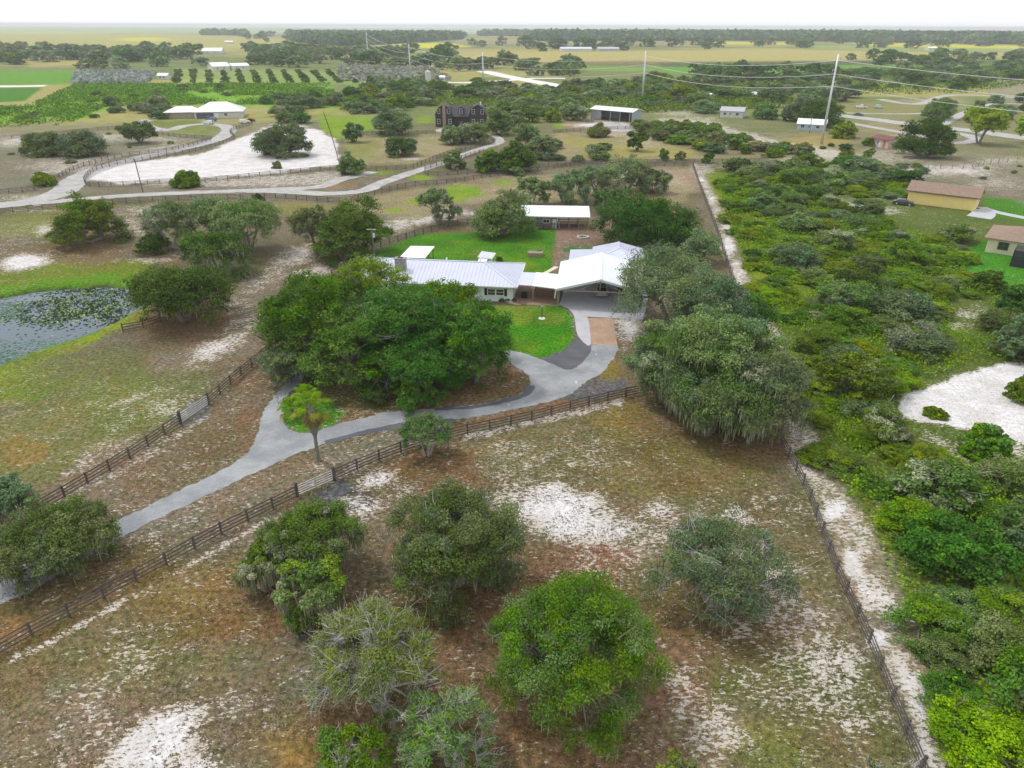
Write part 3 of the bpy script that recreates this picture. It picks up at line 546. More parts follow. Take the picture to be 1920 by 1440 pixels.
# ---- long white farmhouse
hs_ = thing('farmhouse', 'long low white farmhouse with a lavender metal hip roof and stone chimney behind dark oaks', 'house', (0.7, 105.1, 0), CR)
m = MB(); fc = hip(-27.7, 0, 0, 12.6, 2.75, 4.6, 6.1, 6.1); slab(m, fc)
ridge_caps(m, [((-21.6, 6.3, 4.6), (-6.1, 6.3, 4.6)), ((-6.1, 6.3, 4.6), (0, 0, 2.75)), ((-6.1, 6.3, 4.6), (0, 12.6, 2.75)), ((-21.6, 6.3, 4.6), (-27.7, 0, 2.75)), ((-21.6, 6.3, 4.6), (-27.7, 12.6, 2.75))])
rf = m.build('roof', ROOFW, hs_)
STONE = plain('grey_stone', (.30, .29, .27), .9, .45, 4, bump=.5)
m = MB(); m.box(-19.2, 3.3, 4.6, 1.7, 1.0, 2.0); m.box(-19.2, 3.3, 5.66, 1.85, 1.15, .12); ch = m.build('chimney', STONE, rf); MB().box(-19.2, 3.3, 5.78, .8, .5, .1).build('flue', BLACK, ch)
for vx, vy in ((-12.4, 6.9), (-6.9, 7.6)): MB().tube([(vx, vy, 4.3), (vx, vy, 4.95)], .12, 8).build('roof_vent', WHITE, rf)
m = MB(); m.beam((-27.75, -.06, 2.66), (.05, -.06, 2.66), .1, .16); m.beam((.06, 0, 2.66), (.06, 12.6, 2.66), .1, .16); m.build('gutter', WHITE, hs_)
walls(MB(), -27, -.7, .7, 11.9, 2.7).build('wall', plain('white_siding', (.70, .75, .80), .7, .06, 1), hs_)
for wx in (-4.1, -2.75): window(hs_, wx, 1.55, 1.15, .95, .7, bars=(0, 1))
for wx in (-5.0, -1.85): MB().box(wx, .66, 1.55, .42, .06, 1.15).build('shutter', BLACK, hs_)
for wx in (-9.5, -15.5, -22.0): window(hs_, wx, 1.55, 1.5, 1.0, .7, bars=(1, 1))
window(hs_, -.7, 1.5, 1.1, 1.0, 3.2, side=1)
# ---- breezeway
bz = thing('breezeway', 'low covered breezeway with two white roof panels between the farmhouse and the carport', 'breezeway', (0.7, 105.1, 0), CR)
slab(MB(), [[(-.45, 1.6, 2.62), (2.3, 1.4, 2.62), (2.3, 8.0, 2.62), (-.1, 8.0, 2.62)]], .1, .5).build('roof_panel', ROOFW, bz)
slab(MB(), [[(2.31, 1.2, 2.70), (6.3, .2, 2.70), (6.3, 7.4, 2.70), (2.31, 8.0, 2.70)]], .12, .5).build('roof_panel', ROOFB, bz)
for q in ((2.4, 1.6), (2.4, 7.7), (5.6, 7.3)): MB().box(q[0], q[1], 1.27, .15, .15, 2.54).build('post', WOOD, bz)
m = MB()
for i in range(16): m.box(2.62 + i * .19, 3.4, 1.0, .15, .04, 1.9)
m.box(4.05, 3.44, 1.75, 3.1, .05, .1); m.box(4.05, 3.44, .35, 3.1, .05, .1); m.build('screen_panel', plain('brown_boards', (.20, .12, .085), .8, .3, 3), bz)
MB().box(.9, 2.9, .55, .9, .6, 1.0).build('grill_cabinet', BLACK, bz)
sheet_poly('patio_paving', [(958, 566), (975, 571), (1046, 573), (1048, 535), (970, 530)], .022, plain('brown_pavers', (.30, .20, .14), .85, .3, 3), .02, 1, True)
# ---- carport
cp = thing('carport', 'big open fronted white carport with a bright shallow gable roof beside the farmhouse', 'carport', (6.6, 103.7, 0), CR)
CW, CD, CE, CA = 13.6, 14.4, 2.95, 4.75
slab(MB(), [[(0, 0, CE), (CW / 2, 0, CA), (CW / 2, CD, CA), (0, CD, CE)], [(CW, 0, CE), (CW, CD, CE), (CW / 2, CD, CA), (CW / 2, 0, CA)]], .16, .75).build('roof', ROOFB, cp)
m = MB(); m.beam((0, -.07, CE - .12), (CW / 2, -.07, CA - .12), .12, .34); m.beam((CW / 2, -.07, CA - .12), (CW, -.07, CE - .12), .12, .34); m.build('fascia', plain('pale_fascia', (.62, .68, .74), .5, .06, 1), cp)
m = MB(); m.beam((.5, .25, CE - .22), (CW - .5, .25, CE - .22), .12, .22); m.beam((CW / 2, .25, CE), (CW / 2, .25, CA - .2), .12, .12); m.beam((3.5, .25, CE - .15), (CW / 2, .25, CA - .3), .1, .12); m.beam((CW - 3.5, .25, CE - .15), (CW / 2, .25, CA - .3), .1, .12); m.build('truss', WOOD, cp)
m = MB(); m.beam((CW / 2, .12, CA + .05), (CW / 2, CD, CA + .05), .4, .06); m.build('ridge_cap', ROOFB, cp)
for i in range(4):
    for sx in (.45, CW - .45): MB().box(sx, .5 + i * 4.4, 1.42, .32 if i == 0 else .2, .32 if i == 0 else .2, 2.84).build('post', WOOD, cp)
MB().box(CW / 2, CD - .5, 1.45, CW - .8, .15, 2.9).build('back_wall', plain('dull_grey_siding', (.24, .24, .26), .7, .1, 1), cp)
MB().box(CW - .42, 9.6, 1.4, .1, 8.6, 2.6).build('side_wall', plain('dull_grey_siding', (.24, .24, .26)), cp)
m = MB()
for k in range(3): m.tube([(.1, -.1, CE - .25), (-.05, -.2, 2.1 - .3 * k)], .06, 6)
m.build('downspout', WHITE, cp)
sheet_poly('carport_slab', [(1049, 573), (1062, 570), (1080, 578.5), (1101, 594), (1152, 597), (1205, 600), (1215, 560), (1205, 512), (1068, 508)], .034, CONC, .02, 1, True)
# ---- workshop behind the carport
wk = thing('workshop', 'white roofed workshop with a hipped gable directly behind the carport', 'workshop', (9.6, 118.2, 0), CR)
slab(MB(), [[(0, -.2, 2.7), (4.3, -.2, 2.95), (4.3, 8.0, 2.95), (0, 8.0, 2.7)]], .12, .6).build('wing_roof', ROOFW, wk)
m = MB(); slab(m, [[(4.0, 9.3, 3.0), (4.0, .4, 3.0), (8.6, 5.2, 4.1), (8.6, 9.3, 4.1)], [(13.1, .4, 3.0), (13.1, 9.3, 3.0), (8.6, 9.3, 4.1), (8.6, 5.2, 4.1)], [(4.0, .4, 3.0), (13.1, .4, 3.0), (8.6, 5.2, 4.1)]], .12, .6)
ridge_caps(m, [((8.6, 9.3, 4.1), (8.6, 5.2, 4.1)), ((8.6, 5.2, 4.1), (13.1, .4, 3.0)), ((8.6, 5.2, 4.1), (4.0, .4, 3.0))]); m.build('roof', ROOFW, wk)
GSID = plain('grey_siding', (.38, .38, .40), .7, .1, 1)
walls(MB(), .4, 4.4, .5, 7.6, 2.68).build('wing_wall', GSID, wk); walls(MB(), 4.5, 12.7, .9, 8.9, 2.85).build('wall', GSID, wk); m = MB(); m.add([(4.5, 8.8, 2.86), (12.7, 8.8, 2.86), (8.6, 8.8, 3.92), (4.5, 8.7, 2.86), (12.7, 8.7, 2.86), (8.6, 8.7, 3.92)], [(0, 1, 2), (5, 4, 3), (0, 3, 4, 1), (1, 4, 5, 2), (2, 5, 3, 0)]); m.build('gable_wall', GSID, wk)
MB().box(12.73, 5, 1.05, .06, .95, 2.05).build('door', WHITE, wk)
# ---- patio canopy
cn = thing('patio_canopy', 'flat white patio canopy on thin posts behind the left end of the farmhouse roof', 'canopy', (-19.9, 121.3, 0), R(-5))
slab(MB(), [[(0, 0, 2.55), (4.6, 0, 2.6), (5.0, 6.9, 2.75), (.5, 6.9, 2.7)]], .1, .5).build('roof', ROOFB, cn)
for q in ((.2, .2), (4.3, .2), (.7, 6.6), (4.7, 6.6), (4.5, 3.4)): MB().box(q[0], q[1], 1.24, .1, .1, 2.48).build('post', BLACK, cn)
MB().box(2.4, 3, .05, 4.4, 6.4, .08).build('pad', CONC, cn)
# ---- pump house
ph = thing('pump_house', 'tiny white pump house with a tilted square roof standing on the back lawn', 'shed', (-4.9, 122.6, 0), R(-14))
walls(MB(), -1.0, .9, 0, 1.9, 2.2, .1).build('wall', WHITE, ph)
slab(MB(), [[(-1.3, -.3, 2.3), (1.4, -.3, 2.15), (1.4, 2.4, 2.45), (-1.3, 2.4, 2.6)]], .1, .45).build('roof', ROOFW, ph); slab(MB(), [[(-1.0, -1.5, 1.7), (.6, -1.5, 1.7), (.6, -.32, 2.1), (-1.0, -.32, 2.1)]], .08, .4).build('porch_roof', ROOFB, ph)
MB().box(.2, -.03, .95, .7, .05, 1.8).build('door', plain('pale_door', (.6, .66, .72)), ph)
# ---- stable
st = thing('stable', 'long open stable with a white sloped roof and post bays behind the fire ring', 'stable', (3.6, 151.4, 0), R(-2.5))
slab(MB(), [[(-2.5, -.3, 2.75), (12.9, -.3, 2.75), (12.9, 5.6, 3.75), (-2.5, 5.6, 3.75)]], .14, .7).build('roof', ROOFB, st)
m = MB(); m.beam((-2.5, -.36, 2.68), (12.9, -.36, 2.68), .1, .2); m.build('fascia', WHITE, st)
walls(MB(), -1.8, 5.9, 0.3, 5.0, 2.6).build('stall_wall', plain('grey_boards', (.26, .23, .22), .85, .3, 2), st); window(st, 3.6, 1.6, 1.3, .7, .3, bars=(1, 0)); MB().box(5.35, .26, 1.05, .85, .06, 2.0).build('door', plain('pale_door', (.6, .66, .72)), st)
for i in range(4):
    MB().box(6.4 + i * 2.08, 0, 1.32, .16, .16, 2.64).build('post', WOOD, st); MB().box(6.4 + i * 2.08, 5.1, 1.7, .16, .16, 3.3).build('post', WOOD, st)
for z in (.45, .85, 1.25): MB().box(9.3, 5.0, z, 6.2, .05, .15).build('rail', BOARD, st)
for z in (.5, 1.0): MB().box(9.5, 1.6, z, 6.0, .05, .13).build('rail', BOARD, st)
for i in range(2): MB().box(8.5 + i * 2.1, 3.0, .55, .07, 3.6, 1.0).build('stall_divider', BOARD, st)
# ---- raised planter, fire ring, lamp post, utility pole, hedges
pt = thing('raised_planter', 'weathered board planter box standing alone on the back lawn', 'planter', (4.3, 131.2, 0), R(-2))
m = MB()
for i in range(16): m.box(-1.35 + i * .18, -1, .42, .15, .06, .84); m.box(-1.35 + i * .18, 1, .42, .15, .06, .84)
for i in range(11): m.box(-1.42, -.9 + i * .18, .42, .06, .15, .84); m.box(1.42, -.9 + i * .18, .42, .06, .15, .84)
m.build('board_side', plain('grey_brown_boards', (.30, .26, .18), .9, .3, 3), pt); MB().box(0, 0, .36, 2.75, 1.95, .7).build('soil', plain('planter_litter', (.27, .24, .14), .95, .35, 4), pt); MB().tube([(.3, .8, .75), (1.1, .9, .9)], .16, 7).build('log', BARK, pt)
fr = thing('fire_ring', 'round pale stone fire ring on the bare reddish yard', 'fire pit', (*P(1093, 446), 0))
for k in range(18):
    a = 2 * math.pi * k / 18; m = MB(); m.box(1.1 * math.cos(a), .95 * math.sin(a), .17, .3, .34, .34, a); m.build('stone', plain('ring_stone', (.55, .52, .50), .9, .2, 3), fr)
MB().tube([(0, 0, .02), (0, 0, .07)], .85, 14).build('ash', plain('ash', (.06, .055, .055), .95, .5, 5), fr)
lp = thing('lamp_post', 'black garden lamp post with a white head standing on the round front lawn', 'lamp post', (*P(1016, 598), 0))
MB().tube([(0, 0, .02), (0, 0, .10)], .52, 16).build('base', plain('pale_base', (.62, .64, .60), .9), lp); MB().tube([(0, 0, .1), (0, 0, 1.9)], [.05, .035], 8).build('pole', BLACK, lp); MB().tube([(0, 0, 1.9), (0, 0, 1.98), (0, 0, 2.2), (0, 0, 2.28)], [.07, .11, .14, .04], 8).build('lamp_head', WHITE, lp); MB().tube([(0, 0, 2.285), (0, 0, 2.34)], [.15, .03], 8).build('cap', BLACK, lp)
ux, uy = P(703, 500); up = thing('utility_pole', 'short wooden utility pole with a small crossarm at the left corner of the farmhouse yard', 'utility pole', (ux, uy, 0))
MB().tube([(0, 0, -.2), (.1, 0, 3.5), (-.1, 0, 7.0)], [.15, .12, .09], 8).build('pole', POLEWOOD, up); MB().box(-.1, 0, 6.8, 1.6, .1, .12).build('crossarm', plain('pale_arm', (.5, .5, .48)), up); MB().tube([(.25, 0, 5.4), (.25, 0, 6.1)], .2, 8).build('transformer', GALV, up)

# ---- generic small houses (front wall given by two points of the photograph at ground level)
def gable_roof(x0, x1, y0, y1, ze, zr, ov=.5):
    ym = (y0 + y1) / 2; d = ov * (zr - ze) / (ym - y0)
    return [[(x0 - ov, y0 - ov, ze - d), (x1 + ov, y0 - ov, ze - d), (x1 + ov, ym, zr), (x0 - ov, ym, zr)], [(x1 + ov, y1 + ov, ze - d), (x0 - ov, y1 + ov, ze - d), (x0 - ov, ym, zr), (x1 + ov, ym, zr)]]
def gable_ends(mb, x0, x1, y0, y1, ze, zr, t=.15):
    ym = (y0 + y1) / 2
    for x in (x0, x1 - t): mb.add([(x, y0, ze), (x, y1, ze), (x, ym, zr - .16), (x + t, y0, ze), (x + t, y1, ze), (x + t, ym, zr - .16)], [(0, 2, 1), (3, 4, 5), (0, 1, 4, 3), (1, 2, 5, 4), (2, 0, 3, 5)])
def small_house(name, label, cat, pl, pr, depth, h, zr, wallm, roofm, style='gable', wins=2, group=None, door=True, ov=.5, gap=.8, rib=True):
    a = Vector(P(*pl)); b = Vector(P(*pr)); L_ = (b - a).length; t = thing(name, label, cat, (a.x, a.y, 0), math.atan2(b.y - a.y, b.x - a.x), group)
    m = MB()
    if style == 'gable': slab(m, gable_roof(0, L_, 0, depth, h, zr, ov), .14, gap if rib else 0)
    else: slab(m, hip(-ov, L_ + ov, -ov, depth + ov, h, zr, min(depth, L_) * .5, min(depth, L_) * .5), .14, gap if rib else 0)
    m.build('roof', roofm, t); m = walls(MB(), 0, L_, 0, depth, h - .16 if style != 'gable' else h - .02)
    if style == 'gable': gable_ends(m, 0, L_, 0, depth, h, zr)
    m.build('wall', wallm, t)
    for i in range(wins): window(t, L_ * (i + .7) / (wins + .6), h * .55, 1.3, 1.1, 0, bars=(1, 0))
    if door: MB().box(L_ * .5, -.03, 1.03, .95, .06, 2.05).build('door', plain('pale_door', (.6, .66, .72)), t)
    return t, L_
BROOF = plain('brown_shingle_roof', (.27, .19, .145), .9, .22, 1.5, bump=.3); YWALL = plain('yellow_wall', (.88, .68, .27), .8, .06, 1); TWALL = plain('cream_wall', (.72, .66, .48), .8, .06, 1); DSH = plain('dark_shingle', (.075, .065, .08), .85, .35, 2.5, bump=.3)
DW = plain('dark_house_wall', (.045, .04, .045), .8, .3, 2); DIRTW = plain('dull_white_wall', (.60, .60, .58), .8, .15, 1.5); GREYR = plain('grey_metal_roof', (.44, .45, .50), .45, .12, 1); PINKW = plain('pink_wall', (.62, .46, .42), .85, .15, 1.5); RRED = plain('dark_red_roof', (.22, .10, .09), .9, .3, 2)
yb, yl = small_house('yellow_outbuilding', 'plain yellow outbuilding with a long brown shingle roof at the edge of the thicket', 'building', (1699, 380), (1826, 396), 7.2, 3.3, 5.0, YWALL, BROOF, wins=0, door=False, ov=.6, rib=False)
MB().box(yl + .03, 4.6, 1.1, .06, 1.1, 2.15).build('door', WHITE, yb); window(yb, yl, 1.9, .9, .8, 2.2, side=1)
m = MB(); m.beam((-.62, -.66, 3.05), (yl + .62, -.66, 3.05), .08, .2); m.build('fascia', plain('dark_brown_trim', (.14, .10, .08)), yb)
th_, tl = small_house('tan_house', 'cream walled house with a brown hip roof cut by the right edge', 'house', (1846, 472), (1975, 492), 11, 2.9, 4.6, TWALL, BROOF, 'hip', 0, door=False, ov=.7, rib=False)
window(th_, 2.7, 1.6, 1.6, 1.3, 0, fm=plain('brown_frame', (.20, .13, .10)), bars=(1, 1))
sx0, sy0 = P(1893, 499); se = thing('screened_enclosure', 'dark screened pool enclosure with thin bronze framing in front of the cream house', 'screen enclosure', (sx0, sy0, 0), math.atan2(P(1975, 492)[1] - P(1846, 472)[1], P(1975, 492)[0] - P(1846, 472)[0]))
m = MB()
for x in (0, 2.3, 4.6, 6.9, 9.2):
    for y in (0, 4.2): m.box(x, y, 1.5, .1, .1, 3.0)
    m.beam((x, 0, 3.0), (x, 4.2, 3.05), .08, .1)
for z in (.1, 1.2, 3.0): m.beam((0, 0, z), (9.2, 0, z), .08, .08); m.beam((0, 0, z), (0, 4.2, z), .08, .08)
m.build('frame', BLACK, se)
def screen_mat():
    m, N, L, b = newmat('insect_screen'); b.inputs['Base Color'].default_value = (.02, .022, .03, 1); b.inputs['Roughness'].default_value = .7; tr = N.new('ShaderNodeBsdfTransparent'); mx = N.new('ShaderNodeMixShader'); mx.inputs[0].default_value = .28
    L.new(b.outputs[0], mx.inputs[1]); L.new(tr.outputs[0], mx.inputs[2]); L.new(mx.outputs[0], N['Material Output'].inputs[0]); return m
SCR = screen_mat(); m = MB(); m.box(4.6, -.06, 1.5, 9.2, .012, 2.9); m.box(-.06, 2.1, 1.5, .012, 4.2, 2.9); m.box(4.6, 2.1, 3.1, 9.2, 4.2, .012); m.build('screen', SCR, se); MB().box(4.6, 2.1, .04, 9.0, 4.0, .06).build('floor', CONC, se)
# open shed
sh, sL = small_house('machine_shed', 'grey open fronted machine shed with a pale metal roof beside a tall steel pole', 'shed', (1108, 223), (1184, 230), 9.0, 4.6, 5.6, plain('grey_sheet_wall', (.36, .39, .44), .5, .1, 1), ROOFB, wins=0, door=False, ov=.7)
for o_ in list(sh.children):
    if o_.name.startswith('wall'): bpy.data.objects.remove(o_)
WSH = plain('grey_sheet_wall', (.36, .39, .44)); m = MB(); m.box(sL / 2, 8.9, 2.3, sL, .15, 4.55); m.box(.08, 4.4, 2.3, .15, 8.8, 4.55); m.box(sL - .08, 4.4, 2.3, .15, 8.8, 4.55); m.box(2.6, .1, 2.2, 5.0, .15, 4.3); gable_ends(m, 0, sL, 0, 8.98, 4.6, 5.6); m.build('wall', WSH, sh)
for k in range(4): MB().box(5.4 + k * (sL - 5.6) / 3.2, .1, 2.2, .2, .2, 4.4).build('post', plain('pale_post', (.5, .5, .5)), sh)
MB().box(sL * .7, 8.6, 1.8, sL * .5, .1, 3.4).build('inner_wall', plain('deep_blue_grey', (.10, .11, .16)), sh)  # added dark panel, its colour stands in for the shade inside the shed
# white ranch house
rh, rL = small_house('ranch_house', 'white roofed ranch house with a low side wing behind a looped drive', 'house', (366, 223), (455, 221), 15, 3.0, 6.6, DIRTW, ROOFB, 'hip', 2, door=False, ov=.8)
slab(MB(), hip(-13.5, 1.5, 1.0, 12, 2.9, 5.0, 5.5, 3), .14, .8).build('wing_roof', ROOFB, rh); walls(MB(), -12.8, -.1, 1.8, 11.2, 2.7).build('wing_wall', plain('tan_brick_wall', (.34, .29, .25)), rh); MB().box(4.5, -.05, 1.25, 7.5, .08, 2.4).build('garage_shade_panel', plain('deep_blue_grey', (.10, .11, .16)), rh); MB().box(9.6, -.05, 1.3, 1.4, .08, 2.1).build('door', WHITE, rh)  # garage front is a solid dark panel, the shade inside painted as colour
# dark two-storey house
x0, yy0 = P(817, 238); x1, yy1 = P(912, 238); dL = x1 - x0; dh = thing('dark_house', 'dark shingled two storey house with gambrel wings, white windows and a brick chimney', 'house', (x0, yy0, 0), 0)
def gambrel(xa, xb, y0_, y1_, name='wing'):
    w_ = xb - xa; pr = [(xa, 0), (xb, 0), (xb, 5.0), (xb - w_ * .2, 7.6), ((xa + xb) / 2, 8.9), (xa + w_ * .2, 7.6), (xa, 5.0)]
    m = MB(); n = len(pr); m.add([(x, y0_, z) for x, z in pr] + [(x, y1_, z) for x, z in pr], [tuple(range(n)), tuple(range(n, 2 * n))[::-1]] + [(i, i + n, (i + 1) % n + n, (i + 1) % n) for i in range(n)]); m.build('wing_wall', DW, dh)
    m = MB(); q = [(xa - .4, 4.6), (xa + w_ * .2 - .1, 7.8), ((xa + xb) / 2, 9.15), (xb - w_ * .2 + .1, 7.8), (xb + .4, 4.6)]
    for (ax, az), (bx_, bz_) in zip(q[:-1], q[1:]): m.add([(ax, y0_ - .5, az), (bx_, y0_ - .5, bz_), (bx_, y1_ + .4, bz_), (ax, y1_ + .4, az), (ax, y0_ - .5, az - .2), (bx_, y0_ - .5, bz_ - .2), (bx_, y1_ + .4, bz_ - .2), (ax, y1_ + .4, az - .2)], [(0, 1, 2, 3), (7, 6, 5, 4), (0, 4, 5, 1), (2, 6, 7, 3), (1, 5, 6, 2), (3, 7, 4, 0)])
    m.build('wing_roof', DSH, dh)
gambrel(0, 7.2, 0, 11); gambrel(dL - 7.2, dL, 0, 11)
MB().box(dL / 2, 6.5, 2.4, dL - 14.45, 9, 4.8).build('centre_wall', DW, dh); slab(MB(), [[(7.0, .6, 4.2), (dL - 7.0, .6, 4.2), (dL - 7.0, 7, 8.3), (7.0, 7, 8.3)], [(dL - 7.0, 12, 5), (7.0, 12, 5), (7.0, 7, 8.3), (dL - 7.0, 7, 8.3)]], .15, 0).build('centre_roof', DSH, dh)
MB().box(dL / 2, 3.2, 6.3, 1.9, 3.2, 2.4).build('dormer', DW, dh); slab(MB(), [[(dL / 2 - 1.2, 1.4, 7.4), (dL / 2, 1.4, 8.2), (dL / 2, 5.4, 8.2), (dL / 2 - 1.2, 5.4, 7.4)], [(dL / 2 + 1.2, 1.4, 7.4), (dL / 2 + 1.2, 5.4, 7.4), (dL / 2, 5.4, 8.2), (dL / 2, 1.4, 8.2)]], .12, 0).build('dormer_roof', DSH, dh)
for wx, wz, wy in ((1.5, 6.4, 0), (5.7, 6.4, 0), (6.2, 2.2, 0), (1.4, 2.2, 0), (dL - 5.5, 6.2, 0), (dL - 1.7, 6.2, 0), (dL - 5.5, 2.2, 0), (dL - 1.9, 2.2, 0), (dL / 2, 6.3, 1.6)): window(dh, wx, wz, 1.1, 1.7, wy, bars=(0, 1))
MB().box(3.8, -.45, 4.9, 1.3, .9, 9.8).build('chimney', plain('tan_brick', (.30, .22, .16), .9, .35, 3), dh); MB().tube([(dL - 2.5, 4, 8.2), (dL - 2.5, 4, 9.9)], .25, 8).build('roof_vent', WHITE, dh)
MB().box(dL / 2, .4, 1.1, 1.2, .1, 2.2).build('door', plain('brown_frame', (.20, .13, .10)), dh)
small_house('cottage', 'small white cottage with a grey roof left of the tall steel pole', 'house', (1350, 220), (1392, 222), 9, 3.2, 4.6, DIRTW, GREYR, 'gable', 3)
bc, bl = small_house('blue_cottage', 'pale blue cottage with a white roof at the foot of the tall steel pole', 'house', (1494, 243), (1545, 246), 7, 2.7, 4.3, plain('pale_blue_wall', (.40, .52, .66)), ROOFB, 'gable', 3)
ps, pl_ = small_house('pink_shed', 'small faded pink shed with a dark red roof in front of a broad oak', 'shed', (1632, 273), (1664, 279), 6, 3.0, 3.9, PINKW, RRED, 'gable', 1)
MB().box(pl_ * .75, -.06, 1.4, 1.0, .1, 2.2).build('panel', plain('red_panel', (.45, .16, .14)), ps)
for nm, lb, ct, a, b, dd, h_, zr, wm, rm in (
    ('farm_building', 'white farm house with a bright roof at the back of the orchard rows, left part', 'house', (400, 133), (432, 132), 16, 4, 7, DIRTW, ROOFB),
    ('farm_building', 'white farm house with a bright roof at the back of the orchard rows, right part', 'house', (436, 132), (468, 131), 12, 4, 6, DIRTW, ROOFB),
    ('farm_building', 'white roofed house behind the dark tree belt, upper left of the orchard', 'house', (379, 101), (416, 101), 20, 4, 8, DIRTW, ROOFB),
    ('farm_building', 'low white shed behind the dark tree belt, left of the larger white roof', 'shed', (330, 104), (348, 104), 12, 4, 6, DIRTW, ROOFB),
    ('farm_building', 'small white building at the left end of the dark tree belt', 'building', (163, 104), (176, 104), 10, 5, 7, DIRTW, ROOFB),
    ('long_barn', 'very long white poultry barn in the open tan field, longer of the two', 'barn', (1052, 96), (1110, 96), 18, 4, 6.5, DIRTW, ROOFW),
    ('long_barn', 'pale grey long barn in the open tan field, shorter of the two', 'barn', (1122, 96), (1161, 96), 18, 4, 6.5, GREYR, GREYR),
    ('field_shed', 'tiny white shed in the far yellow field on the right', 'shed', (1741, 94), (1757, 94), 14, 4, 6, DIRTW, ROOFB),
    ('field_shed', 'small white shed in the field right of the grey orchard netting', 'shed', (296, 149), (314, 149), 8, 3, 4.5, DIRTW, ROOFB),
    ('field_shed', 'flat white roofed shed among the trees above the cottage', 'shed', (1296, 188), (1328, 190), 8, 3, 4.2, DIRTW, ROOFB),
    ('field_shed', 'long pale roofed shed among the trees beside the country road', 'shed', (1390, 186), (1434, 188), 8, 3, 4.2, DIRTW, ROOFW),
    ('field_shed', 'squat white box shed beside the highway junction', 'shed', (825, 155), (834, 155), 5, 4, 5, DIRTW, ROOFB),
    ('field_shed', 'tiny white shed right of the far field edge near the wood', 'shed', (422, 82), (437, 82), 14, 4, 6, DIRTW, ROOFB)):
    small_house(nm, lb, ct, a, b, dd, h_, zr, wm, rm, wins=2, door=True, rib=False)
tx, ty = P(803, 156); tw = thing('water_tank', 'tall white upright tank beside the highway', 'tank', (tx, ty, 0)); MB().tube([(0, 0, 0), (0, 0, 8.2), (0, 0, 8.8)], [2.1, 2.1, .6], 14).build('tank_body', DIRTW, tw); MB().tube([(2.2, 0, 0), (2.2, 0, 8.4)], .08, 5).build('ladder', GALV, tw)
# far village roofs behind the orchard and beside the wood
# ================================================================== FENCES
POSTM = MB().box(0, 0, .62, .15, .15, 1.44).mesh('post', BOARD); POSTW = MB().tube([(0, 0, -.1), (0, 0, 1.35)], .08, 6).mesh('post', POLEWOOD)
def fence(name, label, cat, px, sp=2.5, rails=(.25, .58, .91, 1.24), pm=None, rm=None, world=False, wire=False, group=None, rad=.07):
    ln = smooth_line(px if world else PL(px), .5); d = [0]
    for a, b in zip(ln[:-1], ln[1:]): d.append(d[-1] + (b - a).length)
    n = max(1, round(d[-1] / sp)); pts = []
    for k in range(n + 1):
        s = d[-1] * k / n; j = min(max(np.searchsorted(d, s) - 1, 0), len(ln) - 2); t = (s - d[j]) / max(d[j + 1] - d[j], 1e-6); pts.append(ln[j].lerp(ln[j + 1], t))
    o = pts[0]; root = thing(name, label, cat, (o.x, o.y, 0), 0, group); r = random.Random(len(pts)); pts = [p - o for p in pts]
    st_ = 1 if len(pts) <= 100 else 2
    for i, p in enumerate(pts):
        if i % st_: continue
        c = link('post', pm or POSTM, root); q = pts[min(i + 1, len(pts) - 1)] - pts[max(i - 1, 0)]; c.location = (p.x, p.y, 0); c.rotation_euler = (r.uniform(-.02, .02), r.uniform(-.02, .02), math.atan2(q.y, q.x))
    for z in rails:
        m = MB()
        for a, b in zip(pts[:-1], pts[1:]):
            dz1, dz2 = r.uniform(-.02, .02), r.uniform(-.02, .02)
            nn_ = (b - a).normalized(); nx, ny = nn_.y * .10, -nn_.x * .10
            if wire: m.tube([(a.x, a.y, z), (b.x, b.y, z)], .018, 4, False)
            else: m.beam((a.x + nx, a.y + ny, z + dz1), (b.x + nx, b.y + ny, z + dz2), .035, .115)
        m.build('wire' if wire else 'rail', rm or (GALV if wire else BOARD), root)
    return root
FG = 'dark plank fences around the paddocks'
fence('plank_fence', 'dark plank fence along the near side of the driveway, left of the galvanised gate', 'fence', [(-90, 1275), (0, 1228), (50, 1198), (145, 1148), (320, 1055), (400, 1010), (480, 970), (557, 932)], group=FG)
fence('plank_fence', 'dark plank fence from the galvanised gate past the vase shaped oak to the right grove', 'fence', [(628, 900), (700, 868), (770, 842), (830, 826), (870, 816), (1000, 788), (1090, 764), (1172, 745), (1240, 730)], group=FG)
fence('plank_fence', 'long dark plank fence running down the right side of the paddock beside the sandy track', 'fence', [(1465, 835), (1490, 880), (1512, 925), (1535, 985), (1562, 1060), (1590, 1125), (1622, 1190), (1652, 1265), (1684, 1345), (1718, 1425), (1755, 1520)], group=FG)
fence('plank_fence', 'upper stretch of dark fence beside the sandy track between the yard oaks and the thicket', 'fence', [(1299, 312), (1310, 345), (1325, 385), (1342, 430), (1358, 480), (1374, 530), (1395, 590), (1420, 680), (1450, 790)], 3.0, group=FG)
fence('plank_fence', 'dark plank fence from the left edge oaks up to the pond paddock gate', 'fence', [(75, 960), (115, 937), (230, 868), (300, 822), (338, 795)], group=FG)
fence('plank_fence', 'short dark fence rising from the pond paddock gate to the edge of the central grove', 'fence', [(392, 758), (440, 715), (480, 682), (512, 655), (545, 612), (580, 560), (610, 532)], group=FG)
fence('plank_fence', 'dark plank fence around the back of the bright lawn from the grove to the stable', 'fence', [(622, 520), (665, 486), (697, 470), (732, 458), (776, 444), (846, 425), (884, 421), (940, 428), (1000, 430), (1040, 429)], group=FG)
fence('plank_fence', 'long dark fence along the near side of the farm lane, left edge to the middle', 'fence', [(-60, 410), (0, 401), (100, 392), (167, 386), (333, 376), (433, 374), (500, 371), (633, 380), (673, 374)], 3.0, group=FG)
